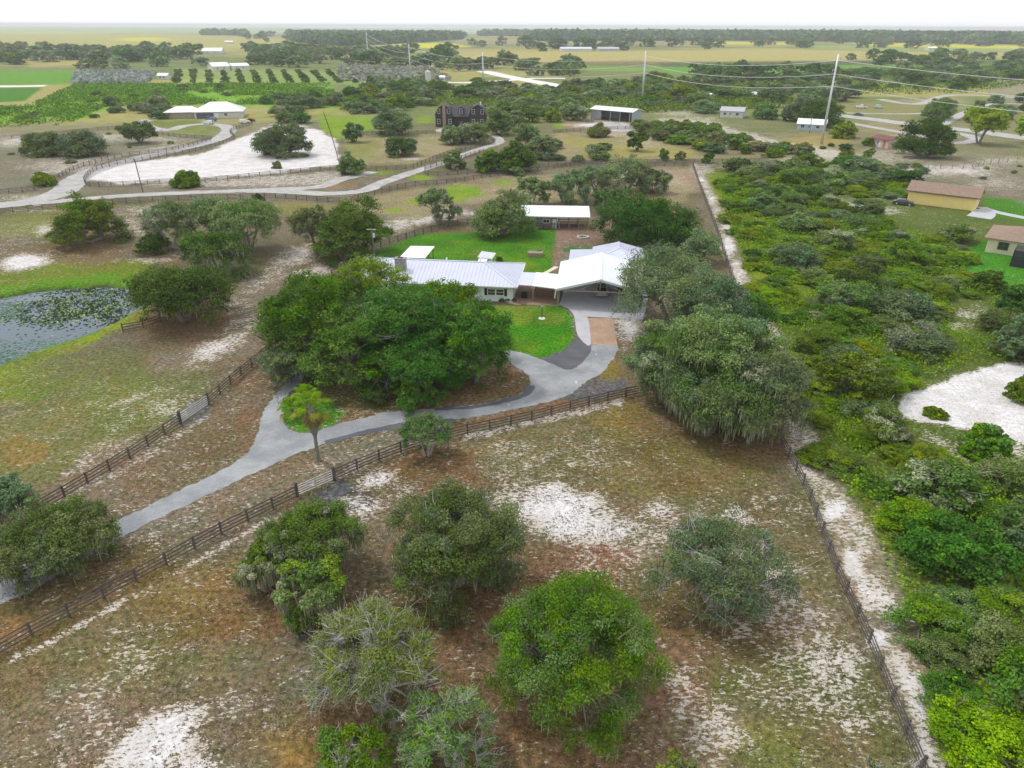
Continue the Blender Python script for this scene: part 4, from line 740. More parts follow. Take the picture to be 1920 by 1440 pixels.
fence('plank_fence', 'long dark fence from the farm lane bend to the head of the sandy track', 'fence', [(673, 374), (763, 351), (840, 344), (957, 327), (1040, 316), (1107, 311), (1207, 312), (1299, 312)], 3.0, group=FG)
fence('plank_fence', 'looping dark fence enclosing the white sand paddock along its upper side', 'fence', [(162, 347), (160, 337), (187, 317), (267, 301), (367, 284), (437, 262), (433, 247), (473, 234)], 3.0, group=FG)
fence('plank_fence', 'dark fence along the lower edge of the white sand paddock', 'fence', [(162, 347), (190, 351), (317, 344), (380, 342), (533, 327), (637, 317)], 3.0, group=FG)
fence('plank_fence', 'dark fence on the left bank of the looped drive', 'fence', [(-60, 368), (0, 364), (67, 357), (110, 334), (153, 314), (233, 294), (317, 284), (395, 264)], 3.0, group=FG)
fence('plank_fence', 'short far fence between the looped drive and the spreading tree', 'fence', [(287, 251), (340, 258), (397, 261)], 3.5, group=FG)
fence('plank_fence', 'faint far fence behind the dark bushes on the left', 'fence', [(0, 262), (80, 255), (173, 246), (240, 240)], 4, group=FG)
fence('plank_fence', 'dark fence along the upper side of the lane to the dark house', 'fence', [(687, 321), (763, 317), (783, 312), (837, 291), (873, 281), (925, 268), (907, 257)], 3.0, group=FG)
fence('plank_fence', 'dark fence along the lower side of the lane to the dark house', 'fence', [(797, 318), (837, 307), (873, 296), (907, 286)], 3.0, group=FG)
fence('plank_fence', 'dark fence below the round bushes, joining the lane gate to the far paddock', 'fence', [(797, 326), (820, 330), (940, 321), (1107, 308), (1300, 306), (1440, 305)], 3.0, group=FG)
fence('plank_fence', 'far fence crossing the tan paddock below the dark house', 'fence', [(650, 256), (707, 252), (817, 251)], 3.5, group=FG)
fence('plank_fence', 'far fence in front of the grey machine shed', 'fence', [(1037, 250), (1100, 245), (1147, 243), (1187, 242)], 3.5, group=FG)
fence('wire_fence', 'thin wire fence on wooden posts crossing below the pink shed', 'fence', [(1300, 312), (1440, 309), (1640, 317), (1800, 316), (1850, 308), (1890, 304), (1960, 300)], 4, (.4, .8, 1.2), POSTW, None, wire=True, group='far wire fences')
fence('wire_fence', 'thin dark line of wire fence between the white sand and the yellow green field', 'fence', [(637, 313), (630, 285), (618, 245), (607, 214)], 4, (.3, .6, .9, 1.2), POSTW, BLACK, wire=True, group='far wire fences')
fence('plank_fence', 'short three bay fence stub beside the spreading oak at the pond', 'fence', [(231, 622), (262, 617), (302, 604)], 2.4, (.3, .7, 1.1), group=FG)
def gate(label, pa, pb, hgt=1.25, n=5):
    a = Vector(P(*pa)); b = Vector(P(*pb)); d = b - a; g = thing('metal_gate', label, 'gate', (a.x, a.y, 0), math.atan2(d.y, d.x)); L_ = d.length; k = 2 if L_ > 3.6 else 1
    for q in range(k):
        x0_ = L_ * q / k + .08; x1_ = L_ * (q + 1) / k - .08; m = MB()
        for i in range(n): m.tube([(x0_, 0, .2 + (hgt - .25) * i / (n - 1)), (x1_, 0, .2 + (hgt - .25) * i / (n - 1))], .035, 6)
        for x in (x0_, (x0_ + x1_) / 2, x1_): m.tube([(x, 0, .18), (x, 0, hgt)], .035, 6)
        m.build('gate_leaf', GALV, g)
    for x in (-.05, L_ + .05): MB().box(x, 0, .7, .22, .22, 1.75).build('post', BOARD, g)
gate('shiny galvanised five bar gate at the dark gravel patch in the near driveway fence', (559, 931), (626, 901))
gate('greyish five bar gate in the pond paddock fence left of the driveway', (340, 794), (391, 759))
# ================================================================== POWER LINE
tops = []
for i, (bx_, by_, ht, lb) in enumerate(((1540, 270, 30.5, 'tall pale steel transmission pole rising beside the pale blue cottage, tallest and nearest'), (1203, 197, 27, 'tall pale steel transmission pole just behind the grey machine shed'),
        (906, 171, 23.5, 'pale steel transmission pole beside the highway junction'), (770, 151, 26, 'pale steel transmission pole left of the white upright tank'), (691, 119, 32, 'farthest pale steel transmission pole against the left wood'))):
    x, y = P(bx_, by_); t = thing('transmission_pole', lb, 'power pole', (x, y, 0), R(-58) if i < 2 else R(-20), 'steel poles of the power line')
    r0 = .52 if i == 0 else .6; MB().tube([(0, 0, -.3), (0, 0, ht * .5), (0, 0, ht)], [r0, r0 * .75, r0 * .45], 12).build('pole', GALV, t, True)
    for k, dz in enumerate((1.0, 5.0, 9.0)):
        s = (-1) ** k; arm = MB().beam((0, 0, ht - dz - .5), (0, s * 1.6, ht - dz), .16, .16).build('arm', GALV, t); MB().tube([(0, s * 1.6, ht - dz), (0, s * 1.6, ht - dz - 1.3)], [.13, .1], 6).build('insulator', plain('insulator', (.35, .35, .36)), t)
    tops.append((x, y, ht))
tops = [(tops[0][0] + 95, tops[0][1] - 140, 30)] + tops
WIRE = plain('wire', (.72, .73, .74), .4, .05)
for k, dz in enumerate((2.0, 6.5, 10.5)):
    m = MB()
    for (xa, ya, ha), (xb, yb_, hb) in zip(tops[:-1], tops[1:]):
        pts = []
        for j in range(21):
            q = j / 20; pts.append((xa + (xb - xa) * q, ya + (yb_ - ya) * q, (ha - dz) * (1 - q) + (hb - dz) * q - 4 * 3.2 * q * (1 - q)))
        m.tube(pts, .09, 4, False)
    setp(m.build('power_cable', WIRE), ('topmost', 'middle', 'lowest')[k] + ' overhead cable strung between the tall steel transmission poles', 'cable', 'cables of the power line')
for bx_, by_, ht, lb in ((268, 360, 8.2, 'leaning dark wooden pole beside the farm lane at the white sand paddock'), (1760, 246, 8, 'thin wooden pole behind the broad oak on the right'), (1125, 182, 9, 'thin wooden pole in the woodland left of the second steel pole'), (1518, 250, 8, 'slim wooden service pole in front of the pale blue cottage')):
    x, y = P(bx_, by_); t = thing('wooden_pole', lb, 'utility pole', (x, y, 0), 0); MB().tube([(0, 0, -.2), (-.3, .1, ht)], [.16, .11], 8).build('pole', POLEWOOD, t); MB().box(-.3, .1, ht - .5, 1.6, .1, .12, .6).build('crossarm', POLEWOOD, t)
# ================================================================== VEHICLES
def vehicle(label, px, heading, style='suv', col=(.6, .6, .62), cat='car', world=None, name='parked_car'):
    x, y = world or P(*px); t = thing(name, label, cat, (x, y, 0), heading); cm = plain('paint_%d' % int(sum(c * 100 * (i + 3) for i, c in enumerate(col))), col, .3, .04, 1, spec=.7)
    W = 1.86; L_ = 4.7 if style != 'pickup' else 5.5
    if style == 'suv': prof = [(-2.3, .38), (-2.35, .95), (-2.2, 1.05), (-1.95, 1.68), (.45, 1.70), (1.15, 1.10), (2.2, .98), (2.33, .7), (2.3, .36)]
    elif style == 'sedan': prof = [(-2.3, .34), (-2.32, .85), (-1.7, .98), (-1.0, 1.40), (.3, 1.42), (1.05, .98), (2.15, .84), (2.3, .6), (2.28, .34)]
    else: prof = [(-2.75, .5), (-2.78, 1.12), (-.75, 1.12), (-.65, 1.82), (.65, 1.84), (1.3, 1.22), (2.6, 1.12), (2.75, .8), (2.7, .45)]
    n = len(prof); V = []
    for s in (-1, 1):
        for a, z in prof: V.append((a, s * W / 2 * (1 if z < 1.15 else .84), z))
    MB().add(V, [tuple(range(n))[::-1], tuple(range(n, 2 * n))] + [(i, (i + 1) % n, (i + 1) % n + n, i + n) for i in range(n)]).build('body', cm, t)
    m = MB(); zt = 1.18 if style == 'pickup' else 1.05; top = prof[4][1]; xa, xb = (prof[2][0] + .15, prof[4][0] + .25) if style != 'pickup' else (-.55, .85)
    if style == 'pickup': m.box(.1, 0, 1.48, 1.15, W * .87, .42)
    else: m.box((xa + xb) / 2, 0, (zt + top) / 2, (xb - xa) * .82, W * .885, (top - zt) * .66)
    m.build('side_glass', GLASS, t)
    i = 4; a0_, a1_ = Vector((prof[4][0], 0, prof[4][1])), Vector((prof[5][0], 0, prof[5][1])); c_ = a0_.lerp(a1_, .08) + Vector((.03, 0, .03)); e_ = a0_.lerp(a1_, .92) + Vector((.03, 0, .03)); MB().beam(c_, e_, W * .74, .02).build('windscreen', GLASS, t)
    b0 = Vector((prof[3][0], 0, prof[3][1])); b1 = Vector((prof[2][0], 0, prof[2][1])); c_ = b0.lerp(b1, .1) - Vector((.03, 0, -.01)); e_ = b0.lerp(b1, .9) - Vector((.03, 0, -.01)); MB().beam(c_, e_, W * .72, .02).build('rear_glass', GLASS, t)
    if style == 'pickup': MB().box(-1.75, 0, 1.125, 1.85, W * .82, .02).build('bed', BLACK, t)
    for wx in ((-1.4, 1.42) if style != 'pickup' else (-1.7, 1.75)):
        for s in (-1, 1):
            wh = MB().tube([(wx, s * (W / 2 - .14), .36), (wx, s * (W / 2 + .03), .36)], .36, 14).build('wheel', TYRE, t); MB().tube([(wx, s * (W / 2 + .03), .36), (wx, s * (W / 2 + .05), .36)], .21, 10).build('rim', GALV, wh)
    fx = prof[-2][0]
    for s in (-1, 1): MB().box(fx - .02, s * .68, .78, .08, .36, .16).build('headlight', plain('lamp_glass', (.75, .76, .78), .2), t); MB().box(prof[1][0] - .0, s * .78, .88, .07, .2, .26).build('tail_light', plain('tail_lamp', (.4, .02, .02), .3), t)
    MB().box(prof[0][0] - .05, 0, .5, .14, W * .96, .2).build('bumper', GALV if style == 'pickup' else BLACK, t); MB().box(prof[-1][0] + .06, 0, .46, .14, W * .96, .2).build('bumper', BLACK, t)
    return t
vehicle('silver white pickup parked nose in beneath the carport roof', None, R(84), 'pickup', (.50, .51, .53), 'pickup', (14.6, 110.6), 'pickup_truck')
vehicle('black car parked at the far right inside the carport, mostly in shade', None, R(84), 'suv', (.03, .03, .035), 'car', (18.3, 112.2))
vehicle('white compact SUV on the looped drive in front of the ranch house', (391, 233), R(170), 'suv', (.70, .72, .76)); vehicle('steel blue SUV just behind the white one at the ranch house garage', (397, 227), R(170), 'suv', (.12, .17, .26))
vehicle('dark brown SUV left of the ranch house on the looped drive', (314, 219), R(185), 'suv', (.10, .075, .06)); vehicle('white hatchback right of the ranch house beside an orange tractor', (459, 231), R(35), 'suv', (.75, .75, .72))
vehicle('white pickup under the trees right of the tall steel pole', (1615, 203), R(165), 'pickup', (.74, .74, .72), 'pickup', None, 'pickup_truck'); vehicle('pale teal sedan with a white roof, right of the white pickup', (1647, 203), R(5), 'suv', (.42, .62, .62))
vehicle('small dark car on the pale country road', (1609, 217), R(-20), 'sedan', (.06, .06, .06)); vehicle('grey buggy parked at the left end of the machine shed', (1103, 229), R(160), 'sedan', (.16, .16, .16)); vehicle('dark blue car beside the left end of the yellow outbuilding', (1693, 384), R(-30), 'sedan', (.05, .06, .09))
tx, ty = P(472, 228); tr = thing('tractor', 'small orange tractor beside the white hatchback at the ranch house', 'tractor', (tx, ty, 0), R(60)); OR_ = plain('orange_paint', (.75, .16, .04), .4); MB().box(.7, 0, 1.0, 1.5, .8, .7).build('bonnet', OR_, tr); MB().box(-.5, 0, 2.3, 1.4, 1.3, .1).build('canopy_roof', OR_, tr)
for s in (-1, 1):
    MB().tube([(-.6, s * .55, .7), (-.6, s * .85, .7)], .7, 14).build('wheel', TYRE, tr); MB().tube([(1.1, s * .5, .4), (1.1, s * .7, .4)], .4, 12).build('wheel', TYRE, tr); MB().tube([(-.9, s * .5, .8), (-.9, s * .5, 2.3)], .05, 6).build('canopy_post', BLACK, tr)
MB().box(-.5, 0, 1.15, .5, .6, .5).build('seat', BLACK, tr); MB().tube([(.1, 0, 1.2), (-.1, 0, 1.6)], .05, 6).build('steering_column', BLACK, tr)
# ================================================================== TREES
C_GREY = (.185, .245, .095); C_OAK = (.105, .190, .040); C_DARK = (.060, .140, .022); C_BRT = (.130, .225, .018); C_YEL = (.235, .335, .018); C_MOSS = (.350, .370, .255); C_OLV = (.165, .240, .020); C_TWIG = (.30, .29, .25); C_LIME = (.30, .46, .06); C_BROWN = (.22, .18, .10); C_BLUE = (.145, .225, .115)
def crown(seed, Rx_, Ht, nleaf, leaf, pal, zlo=.12, ncl=24, open_=0.0, flat=1.0, sub=15, topcol=None, dome=False):
    """a crown of leaf-sized faces gathered in clumps; returns mesh arrays and clump centres"""
    r = np.random.default_rng(seed); zc = Ht * (zlo + 1) / 2; hz = Ht * (1 - zlo) / 2 * flat * .86
    if dome: zc = Ht * .10; hz = Ht * .80
    lob = r.uniform(.78, 1.15, 9); ph = r.uniform(0, 6.28)
    d = r.normal(size=(ncl * 3, 3)); d /= np.linalg.norm(d, axis=1, keepdims=True); d = d[d[:, 2] > (-.05 if dome else -.55)]
    # spread the clumps by farthest-point choice
    sel = [0]; dm = np.linalg.norm(d - d[0], axis=1)
    while len(sel) < min(ncl, len(d)): k = int(dm.argmax()); sel.append(k); dm = np.minimum(dm, np.linalg.norm(d - d[k], axis=1))
    d = d[sel]; n = len(d); az = ((np.arctan2(d[:, 1], d[:, 0]) + ph) % 6.283) / 6.283 * 8; i0 = az.astype(int); lb = lob[i0] * (1 - az + i0) + lob[i0 + 1] * (az - i0)
    rc = Rx_ * r.uniform(.25, .42, n) * (24 / ncl) ** .2
    rad = r.uniform(.72, .98, n)[:, None] * lb[:, None]
    if zlo < .2 and not dome:                                     # skirts that hang low, as on open-grown oaks
        hxy = np.hypot(d[:, 0], d[:, 1]); low = d[:, 2] < .15; kx = np.where(low, np.maximum(hxy, .95) / (hxy + 1e-6), 1); d = d * np.stack([kx, kx, np.ones(n)], 1); d[:, 2] = np.where(low, d[:, 2] * 1.9, d[:, 2])
    C = d * rad * np.array([Rx_, Rx_, hz]) * np.array([.80, .80, .80]); C[:, 2] += zc
    inner = np.abs(r.normal(size=(max(3, ncl // 4), 3))) * r.choice([-1, 1], (max(3, ncl // 4), 3)) * .28 * np.array([Rx_, Rx_, hz]); inner[:, 2] = np.maximum(inner[:, 2] + zc, Ht * .15); C = np.concatenate([C, inner]); rc = np.concatenate([rc, Rx_ * r.uniform(.28, .36, len(inner))]); n = len(C)
    if open_: keep = r.random(n) > open_ * .5; C, rc = C[keep], rc[keep]; n = len(C)
    cols = np.array([p[:3] for p in pal]); wts = np.array([p[3] for p in pal]); wts = wts / wts.sum()
    ci = r.choice(len(pal), n, p=wts); base = (cols[ci] * .68 + .32 * (cols * wts[:, None]).sum(0)) * r.uniform(.82, 1.2, (n, 1))
    if topcol is not None:
        tmask = (C[:, 2] > zc + hz * (.4 if dome else .15)) & (r.random(n) < .8); base[tmask] = np.array(topcol) * r.uniform(.8, 1.15, (tmask.sum(), 1))
    # sub-clumps on each clump's outer side
    m = n * sub; ic = np.repeat(np.arange(n), sub); sdv = r.normal(size=(m, 3)); sdv[:, 2] = np.abs(sdv[:, 2]) * .85 + .1 - .3 * (r.random(m) < .3)
    lowc = C[ic][:, 2] < zc; fl = lowc & (r.random(m) < .45); sdv[fl, 2] *= -1; out = C[ic] - np.array([0, 0, zc * .7]); out /= np.linalg.norm(out, axis=1, keepdims=True) + 1e-6; sdv += out * .8; sdv /= np.linalg.norm(sdv, axis=1, keepdims=True)
    SC_ = C[ic] + sdv * rc[ic][:, None] * r.uniform(.5, 1.2, (m, 1)); SC_[:, 2] = np.maximum(SC_[:, 2], .12); sr = rc[ic] * r.uniform(.24, .55, m)
    scol = base[ic] * r.uniform(.8, 1.22, (m, 1)); swp = r.random(m) < .18; scol[swp] = cols[r.choice(len(pal), swp.sum(), p=wts)]
    if open_: kk = r.random(m) > open_; SC_, sr, scol, ic = SC_[kk], sr[kk], scol[kk], ic[kk]; m = len(sr)
    wgt = sr ** 1.6; il = r.choice(m, nleaf, p=wgt / wgt.sum())
    q = r.normal(size=(nleaf, 3)); q /= np.linalg.norm(q, axis=1, keepdims=True); q[:, 2] = np.where(r.random(nleaf) < .7, np.abs(q[:, 2]), q[:, 2])
    Pp = SC_[il] + q * sr[il][:, None] * (r.random((nleaf, 1)) ** .45) * np.array([1.15, 1.15, .8]); Pp[:, 2] = np.maximum(Pp[:, 2], .05)
    Nn = q + r.normal(size=(nleaf, 3)) * .55 + np.array([0, 0, .35]); col = np.clip(scol[il] * r.uniform(.72, 1.3, (nleaf, 1)), 0, .6)
    sz = leaf * r.uniform(.6, 1.35, nleaf)
    return dict(P=Pp, N=Nn, S=sz, col=col, C=C, rc=rc, SC=SC_, zc=zc, R=Rx_, H=Ht)
def crown_mesh(c, name='crown'): return quads(name, c['P'], c['N'], c['S'], c['S'] * 1.35, c['col'], LEAF)
def trunk_mesh(c, seed, stems=3, r0=None, twigs=40, outr=1.0, mat=None, lean=.35, base_spread=.3, twr=.028):
    rr_ = random.Random(seed); r0 = r0 or c['R'] * .055; m = MB(); Z = c['zc']; tips = []
    for s in range(stems):
        a = 2 * math.pi * (s + rr_.random() * .5) / stems; L_ = c['R'] * lean * (1 if stems > 1 else .3); b0 = Vector((math.cos(a), math.sin(a), 0)) * (base_spread if stems > 1 else 0)
        top = Vector((math.cos(a) * L_, math.sin(a) * L_, Z * .8)); mid_ = b0.lerp(top, .5) + Vector((rr_.uniform(-.2, .2), rr_.uniform(-.2, .2), .1)); m.tube([b0 - Vector((0, 0, .15)), b0.lerp(mid_, .5), mid_, top], [r0 * 1.15, r0 * .9, r0 * .75, r0 * .5], 7); tips.append((top, mid_))
    for k, cc in enumerate(c['C']):
        cc = Vector(cc); tp = min(tips, key=lambda t: (t[0] - cc).length); st0 = tp[0].lerp(tp[1], rr_.random() * .6); mid_ = st0.lerp(cc, .55) + Vector((rr_.uniform(-.3, .3), rr_.uniform(-.3, .3), rr_.uniform(-.1, .5))) * (c['R'] * .12)
        m.tube([st0, mid_, cc], [r0 * .42, r0 * .27, r0 * .12], 5, False)
    n = len(c['SC'])
    for _ in range(twigs):
        i = rr_.randrange(n); sc = Vector(c['SC'][i]); j = int(np.argmin(np.linalg.norm(c['C'] - c['SC'][i], axis=1))); cc = Vector(c['C'][j]); e = cc + (sc - cc) * (1.0 + .28 * outr * rr_.random()); jit = lambda q: Vector((rr_.uniform(-q, q), rr_.uniform(-q, q), rr_.uniform(-q, q)))
        k1 = cc.lerp(e, .4) + jit(.34 * c['rc'][j]); k2 = cc.lerp(e, .72) + jit(.34 * c['rc'][j]); m.tube([cc, k1, k2, e], [twr * 1.5, twr * 1.1, twr * .8, twr * .35], 4, False)
        for _k in range(2): e2 = k2 + (e - k1) * rr_.uniform(.3, .7) + jit(.35 * c['rc'][j]); m.tube([k2, k2.lerp(e2, .5) + jit(.08), e2], [twr * .7, twr * .5, twr * .25], 4, False)
    return m.mesh('trunk', mat or BARK)
def moss_mesh(c, seed, n, ln=(.5, 1.6), wd=.09):
    r = np.random.default_rng(seed); z = c['SC'][:, 2]; rad = np.hypot(c['SC'][:, 0], c['SC'][:, 1]) / c['R']; w_ = np.clip(rad, .1, 1) ** 1.5 * np.clip(1.25 - z / (c['H']), .1, 1); i = r.choice(len(z), n, p=w_ / w_.sum())
    Lh = r.uniform(*ln, n); Pp = c['SC'][i] + r.normal(size=(n, 3)) * c['R'] * .05; Pp[:, 2] -= Lh * .45; Lh = np.minimum(Lh, np.maximum(Pp[:, 2] * 1.6, .25)); a = r.uniform(0, 6.28, n)
    Nn = np.stack([np.cos(a), np.sin(a), np.zeros(n)], 1); up = np.tile([0, 0, 1.], (n, 1)) + r.normal(size=(n, 3)) * .06
    me = quads('moss', Pp, Nn, wd * r.uniform(.6, 1.5, n), Lh, np.array(C_MOSS) * r.uniform(.55, 1.05, (n, 1)), MOSS, up=up); return me
PAL = dict(
    O=[(*C_OAK, .40), (*C_GREY, .45), (*C_BLUE, .15)], M=[(*C_GREY, .6), (*C_OAK, .25), (*C_MOSS, .15)], G=[(*C_OAK, .32), (*C_BRT, .38), (*C_GREY, .15), (*C_OLV, .15)], S=[(*C_GREY, .42), (*C_OAK, .25), (*C_MOSS, .08), (*C_BRT, .10), (*C_OLV, .15)],
    D=[(*C_DARK, .50), (*C_OAK, .42), (*C_BRT, .08)], Y=[(*C_YEL, .5), (*C_OLV, .3), (*C_BRT, .2)], L=[(*C_LIME, .75), (*C_BRT, .25)], V=[(*C_OLV, .55), (*C_OAK, .25), (*C_YEL, .20)], B=[(*C_BROWN, .5), (*C_GREY, .3), (*C_OLV, .2)], W=[(*C_BLUE, .5), (*C_GREY, .4), (*C_MOSS, .1)])
def fit(cx, top, bot, w_):
    """ground point, radius and height of a crown seen between two heights of the photograph"""
    lo, hi = 20., 1500.
    for _ in range(40):
        y = (lo + hi) / 2; x = P(cx, Q(0, y)[1])[0]; k = math.hypot(y, H) ; dpt = y * math.cos(PITCH) + H * math.sin(PITCH); r_ = w_ / 2 / F * dpt
        v = Q(x, y - r_ * .8, r_ * .12)[1]
        if v > bot: lo = y
        else: hi = y
    zl, zh = .3 * r_, 4 * r_
    for _ in range(30):
        ht = (zl + zh) / 2; a = np.linspace(-.5, math.pi, 40); vt = min(Q(x, y + math.cos(t) * r_ * .9, ht * .55 + math.sin(t) * ht * .45)[1] for t in a)
        if vt > top: zl = ht
        else: zh = ht
    return x, y, r_, min(ht, 2.0 * r_)
NT = [0]; PLACED = []
def hero(name, kind, cx, top, bot, w_, label, cat='tree', group=None, leaf=.16, nl=26000, stems=3, twigs=60, moss=0, open_=0., ncl=24, zlo=.12, tmat=None, topcol=None, hk=1.0, twr=.028, outr=1.0, dome=False):
    NT[0] += 1; x, y, r_, ht = fit(cx, top, bot, w_); ht *= hk; sd_ = 100 + NT[0]
    c = crown(sd_, r_, ht, nl, leaf, PAL[kind], zlo, ncl, open_, topcol=topcol, dome=dome); t = thing(name, label, cat, (x, y, 0), 0, group)
    link('trunk', trunk_mesh(c, sd_, stems, twigs=twigs, mat=tmat, twr=twr, outr=outr), t); link('crown', crown_mesh(c), t)
    if moss: setp(link('moss', moss_mesh(c, sd_, moss), t), 'hanging grey moss strands')
    PLACED.append((x, y, r_)); return t
# --- foreground paddock
hero('live_oak', 'G', 1070, 1082, 1400, 285, 'round live oak with a bright yellow green crown, nearest full tree at the bottom centre', nl=95000, leaf=.085, ncl=40, open_=.12, twigs=260, moss=500, stems=4, zlo=.06)
hero('live_oak', 'O', 856, 922, 1150, 228, 'rounded grey green live oak standing just left of the white sand patch in the paddock', nl=80000, leaf=.098, ncl=34, twigs=150, moss=900, stems=4, tmat=PALEBARK, zlo=.05)
hero('mossy_oak', 'M', 585, 946, 1100, 160, 'grey mossy oak beside the galvanised gate, upper crown of the pair with a dark trunk', nl=40000, leaf=.10, ncl=20, twigs=100, moss=2600, open_=.3, zlo=.25, topcol=(.12, .20, .035))
hero('mossy_oak', 'M', 500, 958, 1125, 90, 'narrow mossy oak with long grey strands, left neighbour of the oak at the galvanised gate', nl=22000, leaf=.095, ncl=14, twigs=80, moss=2200, open_=.3, zlo=.25, topcol=(.12, .20, .035))
hero('mossy_oak', 'S', 590, 1050, 1185, 125, 'low grey oak with thin drooping twigs in front of the mossy pair below the gate', nl=16000, leaf=.12, ncl=14, twigs=90, moss=1400, open_=.2, zlo=.1)
hero('dying_oak', 'S', 712, 1128, 1400, 240, 'half bare oak with twisting pale grey branches, left of the bright bottom centre oak', nl=36000, leaf=.078, ncl=34, twigs=1000, open_=.46, tmat=PALEBARK, stems=5, zlo=.08, topcol=(.20, .27, .05), twr=.022, outr=1.2)
hero('dying_oak', 'S', 850, 1290, 1500, 190, 'low sparse oak cut by the bottom edge between the half bare and the bright oak', nl=14000, leaf=.09, ncl=22, twigs=500, open_=.42, tmat=PALEBARK, stems=4, zlo=.05, twr=.02, outr=1.2)
hero('dying_oak', 'G', 672, 1335, 1520, 130, 'small green oak with pale twigs at the bottom edge below the half bare oak', nl=10000, leaf=.10, ncl=14, twigs=140, open_=.3, tmat=PALEBARK, zlo=.05)
hero('live_oak', 'W', 1335, 975, 1195, 250, 'wide sparse blue grey oak on speckled sand right of the white patch', nl=46000, leaf=.092, ncl=32, twigs=300, moss=500, open_=.40, stems=5, tmat=PALEBARK, zlo=.08, outr=1.5)
hero('live_oak', 'S', 1268, 1405, 1560, 110, 'small grey green oak top just cut by the bottom edge right of centre', nl=9000, leaf=.11, ncl=12, twigs=80, zlo=.05)
hero('live_oak', 'O', 115, 952, 1108, 205, 'broad green oak overhanging the driveway at the left edge', nl=60000, leaf=.10, ncl=30, twigs=140, moss=700, open_=.14, zlo=.12)
hero('live_oak', 'W', 12, 893, 1010, 115, 'grey oak cut by the left edge behind the one that overhangs the driveway', nl=20000, leaf=.13, ncl=18, twigs=80, moss=700, open_=.2)
hero('live_oak', 'O', 800, 792, 868, 96, 'small vase shaped oak on rusty litter beside the plank fence', nl=17000, leaf=.10, ncl=14, twigs=140, moss=120, open_=.38, zlo=.5, stems=5, tmat=PALEBARK, hk=1.0)
hero('dead_branch_tree', 'B', 1650, 1400, 1560, 110, 'nearly leafless grey tree leaning over the plank fence at the bottom right', nl=2500, leaf=.08, ncl=12, twigs=260, open_=.3, tmat=PALEBARK, zlo=.1, outr=1.8)
# --- big right grove
GR = 'oaks of the big grove right of the carport'
hero('live_oak', 'W', 1256, 492, 640, 215, 'grey green oak crown closest to the carport, top left of the big right grove', group=GR, nl=42000, leaf=.17, ncl=28, moss=900, zlo=.15)
hero('live_oak', 'D', 1385, 548, 690, 120, 'darker oak on the right shoulder of the big right grove beside the sandy track', group=GR, nl=20000, leaf=.17, ncl=18)
hero('live_oak', 'W', 1235, 600, 762, 135, 'mossy oak at the left front of the big right grove above the plank fence end', group=GR, nl=26000, leaf=.15, ncl=20, moss=1600, topcol=C_OAK)
hero('live_oak', 'O', 1320, 590, 800, 210, 'massive mid grove oak with rolling grey green clumps in the big right grove', group=GR, nl=46000, leaf=.15, ncl=32, moss=1600)
hero('live_oak', 'W', 1420, 650, 830, 175, 'rightmost front oak of the big right grove, beside the sandy track', group=GR, nl=34000, leaf=.15, ncl=26, moss=1500)
hero('live_oak', 'O', 1330, 700, 842, 190, 'lowest front oak of the big right grove with trunk and moss strands showing beneath', group=GR, nl=36000, leaf=.145, ncl=26, moss=3000, zlo=.28)
hero('live_oak', 'G', 1265, 660, 775, 110, 'small brighter green oak in the middle of the big right grove front', group=GR, nl=16000, leaf=.15, ncl=16, moss=500)
hero('live_oak', 'W', 1335, 528, 690, 150, 'grey green oak at the back right of the big right grove, behind the massive one', group=GR, nl=26000, leaf=.165, ncl=20, zlo=.1)
# --- central grove in front of the farmhouse
GC = 'oaks of the dark grove in front of the farmhouse'
hero('live_oak', 'D', 592, 520, 705, 190, 'dark green oak forming the upper left of the central grove', group=GC, nl=44000, leaf=.17, ncl=30, topcol=(.09, .22, .02))
hero('live_oak', 'G', 690, 486, 640, 140, 'tallest left crown of the central grove, next to the farmhouse chimney end', group=GC, nl=28000, leaf=.17, ncl=22, twigs=200, tmat=PALEBARK, outr=1.8)
hero('live_oak', 'G', 748, 500, 650, 105, 'rounded crown reaching the left half of the farmhouse roof in the central grove', group=GC, nl=22000, leaf=.16, ncl=20, zlo=.1)
hero('live_oak', 'D', 838, 484, 680, 140, 'crown rising in front of the farmhouse roof, upper right of the central grove', group=GC, nl=28000, leaf=.17, ncl=22, topcol=(.10, .22, .02), zlo=.15)
hero('live_oak', 'D', 770, 530, 720, 190, 'deep shaded oak at the heart of the central grove', group=GC, nl=40000, leaf=.17, ncl=28, twigs=160, tmat=PALEBARK, outr=1.6)
hero('live_oak', 'D', 892, 560, 735, 150, 'rounded dark oak at the right end of the central grove beside the front lawn', group=GC, nl=34000, leaf=.16, ncl=24)
hero('live_oak', 'D', 660, 590, 740, 180, 'dark oak at the lower left front of the central grove above the fan palms', group=GC, nl=38000, leaf=.16, ncl=26)
hero('live_oak', 'W', 548, 648, 728, 95, 'smaller blue grey oak at the lower left corner of the central grove', group=GC, nl=14000, leaf=.15, ncl=16, moss=300, zlo=.05)
hero('live_oak', 'D', 790, 640, 765, 150, 'front oak of the central grove facing the driveway curve', group=GC, nl=32000, leaf=.155, ncl=24, twigs=120, zlo=.05)
hero('live_oak', 'G', 722, 655, 755, 85, 'small green oak between the two front dark oaks of the central grove', group=GC, nl=14000, leaf=.15, ncl=15, zlo=.05)
